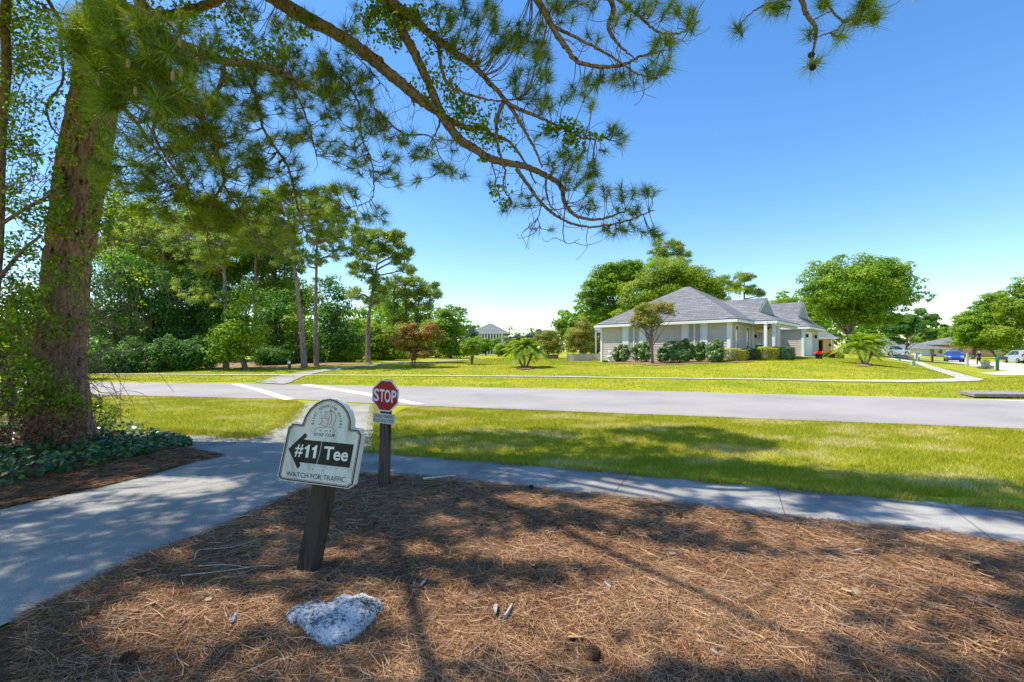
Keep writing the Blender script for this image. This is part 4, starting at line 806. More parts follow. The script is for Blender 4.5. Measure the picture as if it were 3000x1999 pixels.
# brown brush and dead twigs round the foot
M['deadleaf'] = leafmat('dead_leaf', [(.05, .028, .015), (.12, .06, .03), (.22, .12, .06), (.34, .22, .12)], .2, .8)
br = thing('brush_pile', at(60, 1290, 7.4), 'brown heap of dead leaves and twigs at the foot of the big pine', 'brush')
n = 9000; xx = rv.uniform(-160, 255, n); hgt = np.interp(xx, [-160, 60, 140, 200, 255], [900, 960, 1050, 1120, 1180])+70*np.sin(xx*.09)+rv.normal(0, 40, n); yy = hgt+(1300-hgt)*np.sqrt(rv.random(n)); kp_ = np.sin(xx*.07+1)*np.sin(yy*.05) > -.35; xx = xx[kp_]; yy = yy[kp_]; n = len(xx); C = np.array([at(x, y, 7.0+rv.uniform(-.5, .45)) for x, y in zip(xx, yy)])
V, Fc = leafquads(C, rdir(n, rv), .05, .022, rv); mesh('dead_leaves', V, Fc, M['deadleaf'], br, rnd=rv.random(n))
strands(330, (-100, 270), (820, 1220), 7.0, rv, .0035, (80, 260)).build('twig', M['lbark'], br, recalc=False)['kind'] = 'stuff'
# ivy ground cover
n = 8000; xx = rv.uniform(-200, 560, n); top = np.interp(xx, [-200, 100, 260, 400, 480, 560], [1215, 1215, 1232, 1258, 1278, 1296]); bot = np.interp(xx, [-200, 0, 150, 300, 400, 480, 560], [1470, 1440, 1400, 1365, 1345, 1322, 1310])
yy = top+(bot-top)*rv.random(n)**.9; keep = rv.random(n) < .2+.8*(np.sin(xx*.05)*np.sin(yy*.09+xx*.02) > -.05); xx = xx[keep]; yy = yy[keep]
C = np.array([gp(x, y) for x, y in zip(xx, yy)]); C[:, 2] += .03+rv.random(len(C))**1.8*np.interp(xx, [-200, 250, 560], [.3, .2, .06])
N = unit(rdir(len(C), rv)*.6+np.array([.1, -.35, .8])); V, Fc = leafquads(C, N, .072, .064, rv)
M['groundivy'] = leafmat('ground_ivy', [(.012, .05, .014), (.025, .10, .022), (.06, .17, .02), (.13, .24, .015), (.38, .28, .03)], .25, .35, (1.4, 1.4, .4), .6)
tag(mesh('ground_cover', V, Fc, M['groundivy'], rnd=np.clip(rv.beta(1.3, 2.0, len(C))*1.15, 0, 1)), 'dark green ivy leaves covering the bank under the pine', kind='stuff')
# twiggy shrub right of the trunk
sb = thing('small_shrub', gp(280, 1264), 'small sparse leafy shrub growing right beside the foot of the big pine', 'shrub')
st = MB(); lv = []
b0 = gp(278, 1264)
for k in range(16):
    e = at(rv.uniform(250, 370), rv.uniform(1145, 1240), b0[1]+rv.uniform(-.3, .3)); C = catmull([b0, (b0+e)/2+rv.normal(0, .06, 3), e], 10); st.tube(C, np.linspace(.008, .003, 10), 5, False)
    for c in C[4:]: lv.extend(c+rv.normal(0, .055, (7, 3)))
st.build('stem', M['lbark'], sb, recalc=False); lv = np.array(lv); V, Fc = leafquads(lv, rdir(len(lv), rv), .06, .026, rv); mesh('leaves', V, Fc, M['ivy'], sb, rnd=rv.random(len(lv))*.6)

# ================================================================ SIGNS
def plane_of(O, yaw, roll):
    th, ro = math.radians(yaw), math.radians(roll); r = np.array([math.cos(th), math.sin(th), 0]); n = np.array([math.sin(th), -math.cos(th), 0])
    rr = r*math.cos(ro)-UP*math.sin(ro); uu = np.cross(n, rr)*1.0
    if uu[2] < 0: uu = -uu
    return O, rr, uu, n
def hit(pl, px, py, off=0.0):
    O, r, u, n = pl; d = np.array([(px-CX)/F, 1, (HY-py)/F]); e = np.array([0, 0, EYE]); t = ((O+n*off-e)@n)/(d@n); return e+d*t
def text_geo(s, bold=0.0, res=3):
    cu = bpy.data.curves.new('lettering', 'FONT'); cu.body = s; cu.size = 1; cu.offset = bold; cu.resolution_u = res
    o = bpy.data.objects.new('lettering', cu); COL.objects.link(o); bpy.context.view_layer.update()
    me = bpy.data.meshes.new_from_object(o.evaluated_get(bpy.context.evaluated_depsgraph_get()))
    V = np.array([v.co[:] for v in me.vertices])[:, :2]; Fc = [list(p.vertices) for p in me.polygons]
    bpy.data.objects.remove(o); bpy.data.curves.remove(cu); bpy.data.meshes.remove(me)
    return V, Fc
def text_quad(mb, s, quad, pl, conv, off, bold=.0, vr=None):
    """lettering stretched over a quad TL, TR, BR, BL given in crop coordinates"""
    V, Fc = text_geo(s, bold); lo, hi = V.min(0), V.max(0)
    if vr: lo = np.array([lo[0], vr[0]]); hi = np.array([hi[0], vr[1]])
    T = (V-lo)/(hi-lo); TL, TR, BR, BL = [np.array(q, float) for q in quad]; out = []
    for u, v in T:
        p = (TL*(1-u)+TR*u)*v+(BL*(1-u)+BR*u)*(1-v); out.append(hit(pl, *conv(*p), off))
    mb.add(out, Fc)
def offset_poly(P, d):
    P = np.array(P, float); n = len(P); out = []; area = sum(P[i][0]*P[(i+1) % n][1]-P[(i+1) % n][0]*P[i][1] for i in range(n)); s = 1 if area > 0 else -1
    for i in range(n):
        a = unit(P[i]-P[i-1]); b = unit(P[(i+1) % n]-P[i]); na = np.array([-a[1], a[0]])*s; nb = np.array([-b[1], b[0]])*s
        m = unit(na+nb); out.append(P[i]+m*d/max(.5, m@na))
    return np.array(out)
def ring(mb, P, d0, d1, pl, conv, off):
    A, B = offset_poly(P, d0), offset_poly(P, d1); n = len(P); V = [hit(pl, *conv(*p), off) for p in A]+[hit(pl, *conv(*p), off) for p in B]
    mb.add(V, [(i, (i+1) % n, n+(i+1) % n, n+i) for i in range(n)])
def stroke(mb, P, w_, pl, conv, off):
    C = catmull([(x, y, 0) for x, y in P], max(2, len(P)*5) if len(P) > 2 else 2)[:, :2]; T = unit(np.gradient(C, axis=0)); N = np.stack([-T[:, 1], T[:, 0]], 1)*w_/2
    V = [hit(pl, *conv(*p), off) for p in C-N]+[hit(pl, *conv(*p), off) for p in C+N]; n = len(C); mb.add(V, [(i, i+1, n+i+1, n+i) for i in range(n-1)])
cA = lambda x, y: (780+x*.1913, 1140+y*.1913)
def signface(name, c, dirt):
    m, t, b = new_mat(name, .55, .35); tc = nd(t, 'ShaderNodeTexCoord'); n = nd(t, 'ShaderNodeTexNoise', i_Scale=5.0, i_Detail=6.0); mp = nd(t, 'ShaderNodeMapping'); mp.inputs['Scale'].default_value = (3, 3, .8)
    t.links.new(tc.outputs['Object'], mp.inputs[0]); t.links.new(mp.outputs[0], n.inputs['Vector']); r = ramp(t, n.outputs[0], [(.35, c), (.55, tuple(v*.93 for v in c)), (.72, dirt)])
    n2 = nd(t, 'ShaderNodeTexNoise', i_Scale=160.0, i_Detail=2.0); t.links.new(tc.outputs['Object'], n2.inputs['Vector']); r2 = ramp(t, n2.outputs[0], [(.36, (.75, .77, .75)), (.46, (1, 1, 1))])
    mx = nd(t, 'ShaderNodeMix', data_type='RGBA', blend_type='MULTIPLY'); mx.inputs[0].default_value = 1; t.links.new(r.outputs[0], mx.inputs[6]); t.links.new(r2.outputs[0], mx.inputs[7]); t.links.new(mx.outputs[2], b.inputs['Base Color'])
    return m
M['board'] = signface('painted_board', (.66, .68, .66), (.44, .47, .40)); M['ink'] = signface('black_vinyl', (.012, .013, .013), (.03, .035, .025)); M['redline'] = plain('red_line', (.30, .06, .06), .6, var=.3, scale=40)
M['letter'] = plain('letter_white', (.72, .75, .74), .5, var=.06, scale=30); M['post'] = barkmat('weathered_post', (.018, .013, .011), (.13, .095, .075), 22, .06, .5)
M['postgreen'] = barkmat('mossy_post', (.012, .016, .010), (.075, .062, .045), 18, .07, .5)
O = at(921, 1300, 3.15); plA = plane_of(O, -15, 7.5)
gA_ = gp(903, 1690); sg = thing('golf_sign', gA_, 'tilted white arched golf club sign on a leaning wood post pointing left to the tee', 'sign')
OUT = [(172, 1330), (205, 1372), (215, 1392), (1262, 1530), (1290, 1495), (1335, 1478), (1472, 695), (1440, 660), (1430, 622), (1302, 605), (1308, 480), (1265, 345), (1180, 235), (1085, 170), (980, 142), (870, 158), (760, 213), (660, 305), (588, 415), (545, 532), (392, 522), (375, 560), (335, 578)]
bd = MB().prism([hit(plA, *cA(*p)) for p in OUT], -plA[3]*.045).build('board', M['board'], sg)
k = MB(); ring(k, OUT, 12, 30, plA, cA, .0015); k.build('border', M['ink'], bd, recalc=False)
k = MB(); ring(k, OUT, 38, 47, plA, cA, .0015); k.build('border', M['redline'], bd, recalc=False, label='thin red inner border line')
AR = [(338, 915), (600, 672), (628, 718), (577, 775), (1342, 850), (1275, 1207), (510, 1122), (523, 1170), (480, 1228)]
k = MB(); k.flat([hit(plA, *cA(*p), .0014) for p in AR]); arrow = k.build('arrow', M['ink'], bd, recalc=False)
k = MB(); text_quad(k, '#', [(455, 843), (580, 852), (548, 1045), (425, 1036)], plA, cA, .0024, .012)
for P_ in ([(645, 853), (672, 855), (640, 1052), (598, 1048), (618, 915), (588, 926), (593, 893), (628, 877)], [(757, 862), (785, 863), (753, 1062), (711, 1058), (731, 925), (700, 936), (705, 903), (741, 886)]): k.flat([hit(plA, *cA(*q_), .0024) for q_ in P_])
text_quad(k, 'Tee', [(893, 875), (1275, 910), (1240, 1112), (868, 1080)], plA, cA, .0024, .022)
stroke(k, [(856, 790), (830, 930), (812, 1010), (770, 1148)], 6, plA, cA, .0024); k.build('lettering', M['letter'], bd, recalc=False)
k = MB(); text_quad(k, 'WATCH FOR TRAFFIC', [(303, 1257), (1215, 1352), (1203, 1430), (310, 1332)], plA, cA, .0016); text_quad(k, 'GOLF CLUB', [(729, 667), (1054, 692), (1048, 734), (727, 710)], plA, cA, .0016, .008)
ex = np.array([math.cos(.16), math.sin(.16)]); ey = np.array([math.sin(.16), -math.cos(.16)]); cc = np.array([925, 532])
S_ = 'SAINT AUGUSTINE SHORES'
for i, ch in enumerate(S_):
    if ch == ' ': continue
    th = math.radians(187-(187+4)*i/(len(S_)-1)); pt = lambda t, g=0: cc+ex*(212+g)*math.cos(t)+ey*(276+g)*math.sin(t)
    tan = unit(pt(th-.03)-pt(th+.03)); nor = np.array([tan[1], -tan[0]]); p = pt(th); w_ = 9 if ch == 'I' else 26
    q = [p-tan*w_/2+nor*20, p+tan*w_/2+nor*20, p+tan*w_/2-nor*20, p-tan*w_/2-nor*20]; text_quad(k, ch, q, plA, cA, .0016, .01)
k.build('lettering', M['ink'], bd, recalc=False)
k = MB()
for P, w_ in (([(987, 285), (960, 440), (930, 580)], 5), ([(985, 318), (1003, 400), (998, 480), (965, 560)], 8), ([(985, 318), (1048, 375), (1066, 450), (1018, 568)], 9), ([(905, 340), (912, 380), (876, 420)], 6), ([(876, 420), (925, 424)], 5), ([(905, 342), (975, 346)], 4), ([(838, 443), (978, 457)], 5), ([(845, 447), (858, 500), (803, 547)], 7), ([(803, 547), (860, 555), (912, 577)], 6), ([(745, 655), (757, 612), (830, 590), (940, 582)], 6), ([(940, 582), (1012, 590), (1037, 630), (1036, 682)], 6), ([(935, 345), (930, 450), (925, 570)], 3)):
    stroke(k, P, w_, plA, cA, .0018)
k.build('ship_emblem', M['redline'], bd, recalc=False)
k = MB()
for x, y in ((830, 637), (920, 641), (984, 643), (716, 1230), (866, 1242)):
    c = hit(plA, *cA(x, y)); k.lathe(c+plA[3]*.001, [(.0045, 0), (.0045, .003), (.002, .004)], 8, np.array([plA[1], plA[2], plA[3]]))
k.build('screw', plain('screw_head', (.12, .16, .18), .5), bd)
def post(name, base, topv, sx, sy, yaw, mat, parent, below=.12):
    A = rotz(math.radians(yaw)); ax = unit(topv-base); V = []; n = 14
    for i in range(n+1):
        c = base-ax*below+(topv-base+ax*below)*i/n
        for qx, qy in ((-1, -1), (-.88, -1.0), (.88, -1), (1, -.88), (1, .88), (.88, 1), (-.88, 1), (-1, .88)):
            V.append(c+A[0]*qx*sx/2+A[1]*qy*sy/2+R0.normal(0, .0008, 3))
    Fc = [[k*8+i, k*8+(i+1) % 8, k*8+8+(i+1) % 8, k*8+8+i] for k in range(n) for i in range(8)]+[list(range(8)), [n*8+i for i in range(8)]]
    return MB().add(V, Fc).build(name, mat, parent)
pb = gp(902, 1688); ptop = hit(plA, 944, 1300)-plA[3]*.12
post('post', pb, ptop, .125, .115, -15, M['postgreen'], sg)
# stop sign
cB = lambda x, y: (1050+x*.1084, 1090+y*.1084)
sb_ = gp(1125, 1428); st_ = thing('stop_sign', sb_, 'small red octagonal stop sign with a caption plate on a short weathered post', 'sign')
pt_ = at(1134, 1113, sb_[1]+.02); postB = post('post', sb_, pt_, .098, .098, -20, M['post'], st_)
plB = plane_of(at(1128, 1160, sb_[1]-.065), -20, 1.5)
OC = [(605, 203), (905, 225), (1095, 500), (1075, 860), (845, 1082), (560, 1047), (360, 765), (380, 435)]
M['stopred'] = signface('stop_red', (.42, .008, .010), (.33, .03, .012)); M['alu'] = plain('dull_aluminium', (.45, .47, .49), .5, metal=.4)
pan = MB().prism([hit(plB, *cB(*p)) for p in OC], -plB[3]*.006).build('panel', M['letter'], st_)
IN = [(622, 240), (886, 262), (1062, 515), (1045, 840), (830, 1050), (572, 1018), (395, 752), (412, 450)]
k = MB(); k.flat([hit(plB, *cB(*p), .0012) for p in IN]); k.build('red_field', M['stopred'], pan, recalc=False)
for ch, q in (('S', [(425, 440), (560, 450), (552, 798), (412, 785)]), ('T', [(575, 462), (714, 476), (700, 803), (562, 790)]), ('O', [(712, 470), (875, 490), (863, 835), (702, 818)]), ('P', [(898, 498), (1035, 515), (1020, 838), (883, 835)])):
    k = MB(); text_quad(k, ch, q, plB, cB, .0022, .02); k.build('letter', M['letter'], pan, recalc=False)
PL = [(400, 1088), (995, 1155), (975, 1428), (388, 1360)]
cp_ = MB().prism([hit(plB, *cB(*p)) for p in PL], -plB[3]*.005).build('caption_plate', M['alu'], st_)
k = MB(); text_quad(k, 'CROSS TRAFFIC', [(430, 1135), (950, 1190), (945, 1272), (425, 1220)], plB, cB, .0014, .0); text_quad(k, 'DOES NOT STOP', [(420, 1250), (945, 1305), (938, 1388), (412, 1335)], plB, cB, .0014, .0); k.build('lettering', M['ink'], cp_, recalc=False)
k = MB()
for x, y in ((758, 265), (695, 1003)): k.lathe(hit(plB, *cB(x, y))+plB[3]*.001, [(.004, 0), (.004, .002)], 8, np.array([plB[1], plB[2], plB[3]]))
k.build('bolt', M['alu'], pan)

# ================================================================ ROCK, CONES, LITTER
M['rock'] = None
m, t, b = new_mat('lichen_rock', .9, .2); tc = nd(t, 'ShaderNodeTexCoord'); n1 = nd(t, 'ShaderNodeTexNoise', i_Scale=7.0, i_Detail=8.0, i_Roughness=.75); n2 = nd(t, 'ShaderNodeTexNoise', i_Scale=70.0, i_Detail=5.0, i_Roughness=.7)
t.links.new(tc.outputs['Object'], n1.inputs['Vector']); t.links.new(tc.outputs['Object'], n2.inputs['Vector']); ad = nd(t, 'ShaderNodeMath', operation='ADD'); t.links.new(n1.outputs[0], ad.inputs[0]); t.links.new(n2.outputs[0], ad.inputs[1]); hf = nd(t, 'ShaderNodeMath', operation='MULTIPLY'); hf.inputs[1].default_value = .5; t.links.new(ad.outputs[0], hf.inputs[0])
r_ = ramp(t, hf.outputs[0], [(.42, (.04, .045, .05)), (.475, (.26, .265, .27)), (.52, (.56, .57, .58)), (.7, (.72, .72, .71))]); t.links.new(r_.outputs[0], b.inputs['Base Color']); bp = nd(t, 'ShaderNodeBump', i_Strength=.7, i_Distance=.012); t.links.new(n2.outputs[0], bp.inputs['Height']); t.links.new(bp.outputs[0], b.inputs['Normal']); M['rock'] = m
cC = lambda x, y: (820+x*.1531, 1720+y*.1531)
OUTR = [(x_, y_+(230 if y_ < 500 else 110 if y_ < 800 else 0)) for x_, y_ in [(150, 760), (190, 600), (380, 450), (560, 370), (700, 355), (790, 410), (900, 400), (1060, 330), (1250, 235), (1500, 240), (1750, 270), (1900, 330), (1935, 420), (1860, 560), (1750, 720), (1560, 1000), (1350, 1150), (1150, 1270), (950, 1300), (720, 1250), (560, 1130), (450, 980), (250, 950), (170, 850)]]
ctr = np.array([1000, 900.0]); OUTR = [(1000+(x-1000)*1.06, 900+(y-900)*1.12+20) for x, y in OUTR]; G3 = [gp(*cC(*p)) for p in OUTR]; c3 = gp(*cC(*ctr)); nO = 96; O2 = resample(np.array(G3+[G3[0]])[:, :2], nO+1)[:-1]; c2 = c3[:2]; V = []; ny_ = 26
for i in range(ny_+1):
    u = i/ny_; rr = math.sin(u*math.pi/2) if u < 1 else 1; hz = .125*math.cos(u*math.pi/2)**.55
    for j in range(nO):
        p = c2+(O2[j]-c2)*rr; nz = noise.fractal(Vector((p[0]*9, p[1]*9, 1.3)), 1, 2, 4); dent = math.exp(-(((p[0]-c2[0]+.01)/.05)**2+((p[1]-c2[1]-.03)/.14)**2))*.022*(1-u*.3)
        hole = math.exp(-(((p[0]-c2[0]+.035)/.03)**2+((p[1]-c2[1]+.055)/.025)**2))*.05
        V.append([p[0]*1, p[1]-hz*.1, max(-.02, .02+hz+nz*.022*(1 if u < .97 else 0)-dent-hole)+.012])
Fc = [[i*nO+j, i*nO+(j+1) % nO, (i+1)*nO+(j+1) % nO, (i+1)*nO+j] for i in range(ny_) for j in range(nO)]
rk = mesh('rock', V, Fc, M['rock'], None, smooth=True, loc=c3); tag(rk, 'pale lichen speckled rock half sunk in the pine needles', 'rock')
CONES = [(1557, 1441, 'closed pine cone by the sidewalk edge on the pine straw', .035), (380, 1975, 'brown pine cone on the needles at the bottom left', .045), (1735, 1965, 'open pine cone on the needles at the bottom right of the rock', .05), (1102, 1557, 'small dark pine cone behind the golf sign in the shade', .03), (1990, 1528, 'pine cone lying near the middle of the sidewalk edge', .035)]
for x, y, lb, r in CONES:
    g = gp(x, y); z = float(lump(g[0], g[1])); o = cone3([g[0], g[1], g[2]+z+r*.8], (math.cos(x), math.sin(x), .25), r*2.2, r, 90).build('pine_cone', M['cone'], None, recalc=False, loc=g); tag(o, lb, 'pine cone', 'pine cones lying on the straw')
M['dry'] = plain('dry_leaf', (.42, .30, .17), .8, var=.3, scale=20); M['chip'] = plain('bark_chip', (.30, .27, .26), .9, var=.35, scale=40, bump=.5); M['chip2'] = plain('pale_chip', (.55, .46, .34), .9, var=.3, scale=30)
LITT = [(445, 1810, 20, 'dry_leaf', 'pale curled dry leaf in the sunlit straw left of the rock'), (685, 1855, 26, 'bark_chip', 'pale forked piece of bark left of the rock'), (1452, 1825, 26, 'bark_chip', 'flat grey bark flake right of the rock'), (1688, 1905, 28, 'dry_leaf', 'yellowish dry leaf at the bottom centre'), (1395, 1784, 10, 'bark_chip', 'tiny white bark flake above the grey flake'), (1240, 1743, 22, 'bark_chip', 'thin pale strip of bark above right of the rock'), (2500, 1640, 26, 'bark_chip', 'blue grey bark plate in the shade below the sidewalk'), (2885, 1810, 40, 'bark_chip', 'large dark bark plate at the right edge'), (2480, 1770, 16, 'dry_leaf', 'small light leaf in the right middle straw'), (2860, 1685, 22, 'dry_leaf', 'tan oval leaf near the right edge'), (2020, 1750, 12, 'dry_leaf', 'small yellow leaf in the centre right straw'), (2090, 1955, 16, 'bark_chip', 'grey chip at the bottom right'), (1780, 1745, 12, 'bark_chip', 'white chip in the central sunlit patch'), (2510, 1775, 24, 'dry_leaf', 'long tan leaf just right of the small light leaf'), (1970, 1650, 10, 'dry_leaf', 'little leaf on the straw below the sidewalk middle'), (2400, 1670, 12, 'dry_leaf', 'pink brown leaf below the right sidewalk'), (930, 1910, 14, 'dry_leaf', 'brown leaf caught against the rock foot'), (610, 1800, 12, 'dry_leaf', 'small brown leaf above the forked bark'), (1560, 1690, 14, 'dry_leaf', 'orange brown leaf in the middle of the straw')]
for x, y, s_, knd, lb in LITT:
    g = gp(x, y); z = float(lump(g[0], g[1])); sz = s_/F*g[1]; a0 = x*.7; P = []
    n_ = 11
    for i in range(n_):
        a = 2*math.pi*i/n_; rr = sz*(1 if knd == 'dry_leaf' else .8+.4*math.sin(i*5.3+x)); P.append([g[0]+rr*(math.cos(a)*math.cos(a0)-.42*math.sin(a)*math.sin(a0)), g[1]+rr*(math.cos(a)*math.sin(a0)+.42*math.sin(a)*math.cos(a0))*1.1, g[2]+z+.04+.25*sz*math.sin(a+x)])
    k = MB().prism(P, (0, 0, .003 if knd == 'dry_leaf' else .008)); o = k.build(knd, M['dry'] if knd == 'dry_leaf' else M['chip'], None, loc=g); tag(o, lb, 'leaf' if knd == 'dry_leaf' else 'bark', 'leaves and bark scattered on the straw')
for P, r, lb, mt in (([(1240, 1425), (1290, 1421), (1335, 1416)], .016, 'pale strip of wood lying beside the stop sign post', 'chip2'), ([(1478, 1850), (1488, 1835), (1500, 1812)], .014, 'short grey stick beside the grey bark flake', 'chip'), ([(570, 1668), (582, 1640), (640, 1632), (700, 1622), (760, 1600)], .0035, 'thin pale crooked twig left of the golf sign post', 'chip2'), ([(530, 1722), (650, 1708), (760, 1690), (800, 1690)], .004, 'long pale branching twig beside the golf sign foot', 'chip2'), ([(580, 1690), (660, 1685), (730, 1695)], .003, 'thin grey twig between the two pale twigs', 'chip2')):
    Q = []
    for x, y in P: g = gp(x, y); Q.append(g+[0, 0, float(lump(g[0], g[1]))+.045])
    k = MB(); k.tube(catmull(Q, 14), np.linspace(r, r*.6, 14), 6); k.build('stick', M[mt], None, loc=Q[0]); 
    o = bpy.context.scene.collection.objects[-1]; tag(o, lb, 'stick', 'sticks lying on the straw')
# ================================================================ TREES AND SHRUBS
LM = {
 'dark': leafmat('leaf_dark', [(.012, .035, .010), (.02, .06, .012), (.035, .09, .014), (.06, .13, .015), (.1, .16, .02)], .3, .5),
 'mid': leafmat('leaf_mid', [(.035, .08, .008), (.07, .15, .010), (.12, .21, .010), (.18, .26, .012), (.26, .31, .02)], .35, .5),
 'yel': leafmat('leaf_yellow', [(.06, .10, .010), (.10, .17, .010), (.15, .22, .012), (.20, .26, .02), (.26, .29, .03)], .4, .55),
 'blue': leafmat('leaf_bluegreen', [(.03, .07, .035), (.05, .10, .05), (.08, .14, .07), (.11, .17, .08)], .3, .5),
 'red': leafmat('leaf_russet', [(.09, .11, .02), (.15, .15, .025), (.24, .17, .03), (.30, .14, .035), (.33, .10, .04)], .3, .6, (1.4, 1.1, .6)),
 'olive': leafmat('leaf_olive', [(.10, .13, .02), (.16, .20, .03), (.22, .24, .04), (.27, .24, .05), (.30, .20, .06)], .35, .6, (1.4, 1.2, .6)),
 'pine': leafmat('far_pine_needles', [(.035, .08, .03), (.08, .14, .035), (.14, .21, .045), (.22, .28, .06), (.30, .34, .09)], .25, .5),
 'hedge_y': leafmat('leaf_hedge_gold', [(.12, .16, .01), (.22, .26, .012), (.36, .34, .02), (.50, .40, .04)], .3, .5),
 'hedge_g': leafmat('leaf_hedge_green', [(.015, .05, .012), (.03, .09, .014), (.06, .14, .018)], .25, .4, spec=.5),
 'hib': leafmat('leaf_hibiscus', [(.03, .08, .02), (.07, .15, .03), (.13, .23, .05), (.24, .33, .11)], .25, .35, spec=.6),
}
for m_ in list(LM):
    for n_ in LM[m_].node_tree.nodes:
        if n_.type == 'VALTORGB':
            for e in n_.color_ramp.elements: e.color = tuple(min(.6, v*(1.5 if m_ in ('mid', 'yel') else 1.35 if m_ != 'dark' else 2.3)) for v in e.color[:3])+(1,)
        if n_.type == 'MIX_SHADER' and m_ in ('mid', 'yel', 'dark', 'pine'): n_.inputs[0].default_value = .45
M['tbark'] = barkmat('tree_bark', (.05, .035, .03), (.24, .18, .15), 5, .3, .6); M['pinebark2'] = barkmat('far_pine_bark', (.08, .055, .05), (.30, .21, .19), 5, .35, .6)
M['flower'] = plain('orange_flower', (.80, .16, .07), .6, var=.15); M['redflower'] = plain('red_flower', (.70, .03, .02), .6, var=.2)
def crown_cloud(blobs, n, ls, r, sub=None, flat=.62):
    """leaves in many sub-clumps spread over ellipsoid blobs (x,y,z,rx,ry,rz)"""
    B = np.array(blobs, float); vol = (B[:, 3]*B[:, 4]*B[:, 5])**.8; K = max(10, int(len(B)*14) if sub is None else sub)
    bi = r.choice(len(B), K, p=vol/vol.sum()); d = rdir(K, r); rad = r.random(K)**.38
    Cc = B[bi, :3]+d*rad[:, None]*B[bi, 3:]*.92; sr = B[bi, 3:].mean(1)*r.uniform(.26, .48, K)
    li = r.choice(K, n, p=(sr**2)/(sr**2).sum()); dd = rdir(n, r); dd[:, 2] = np.abs(dd[:, 2])*np.where(r.random(n) < .8, 1, -1)
    P = Cc[li]+dd*(sr[li]*r.random(n)**.3)[:, None]*np.array([1, 1, flat])
    N = unit(dd*.8+np.array([0, 0, .35])+unit(P-B[bi[li], :3])*.3+rdir(n, r)*.65)
    V, Fc = leafquads(P, N, ls, ls*.62, r); rnd = np.clip(r.beta(2, 2, n)*.55+np.repeat(0, n)+(r.random(K)*.45)[li], 0, 1)
    return V, Fc, rnd, Cc
def tree(name, label, cat, px, D, blobs, mat, n, ls, seed, tr=.16, group=None, bark='tbark', py=None, stems=1, sub=None, limbs=True, dy=.9, trunk=True, flat=.62):
    """blobs: photo (cx, cy, rx, ry[, depth shift])"""
    r = np.random.default_rng(seed); base = gp(px, py) if py else onground(px, D)
    if py: D = base[1]
    t = thing(name, base, label, cat, group); B = []
    for b_ in blobs:
        c = at(b_[0], b_[1], D+(b_[4] if len(b_) > 4 else 0)); k = c[1]/F; B.append([*c, b_[2]*k, b_[2]*k*dy, b_[3]*k])
    V, Fc, rnd, Cc = crown_cloud(B, n, ls, r, sub, flat); mesh('crown', V, Fc, LM[mat], t, rnd=rnd)
    if trunk:
        tm = MB(); B = np.array(B); top = (B[:, :3]*B[:, 3:4]).sum(0)/B[:, 3].sum()
        for s_ in range(stems):
            bb = base+np.array([r.normal(0, tr*1.0), r.normal(0, tr), -.1])*(stems > 1)-[0, 0, .1]; tp_ = top+(r.normal(0, .25, 3)*B[0, 3] if stems > 1 else 0)
            mid = bb*.5+tp_*.5+r.normal(0, .12, 3)*np.linalg.norm(tp_-bb)*.3; q = catmull([bb, mid, tp_], 12)
            tm.tube(q, np.linspace(tr*1.15, tr*.35, 12)*(1 if stems == 1 else .6), 8)
            if limbs:
                for c in Cc[::max(1, len(Cc)//(22//stems))]:
                    j = int(r.integers(3, 10)); e = catmull([q[j], (q[j]+c)/2+[0, 0, .06*np.linalg.norm(c-q[j])], c], 6); tm.tube(e, np.linspace(tr*.38, tr*.08, 6), 5, False)
        tm.build('trunk', M[bark], t, smooth=True, recalc=False)
    return t
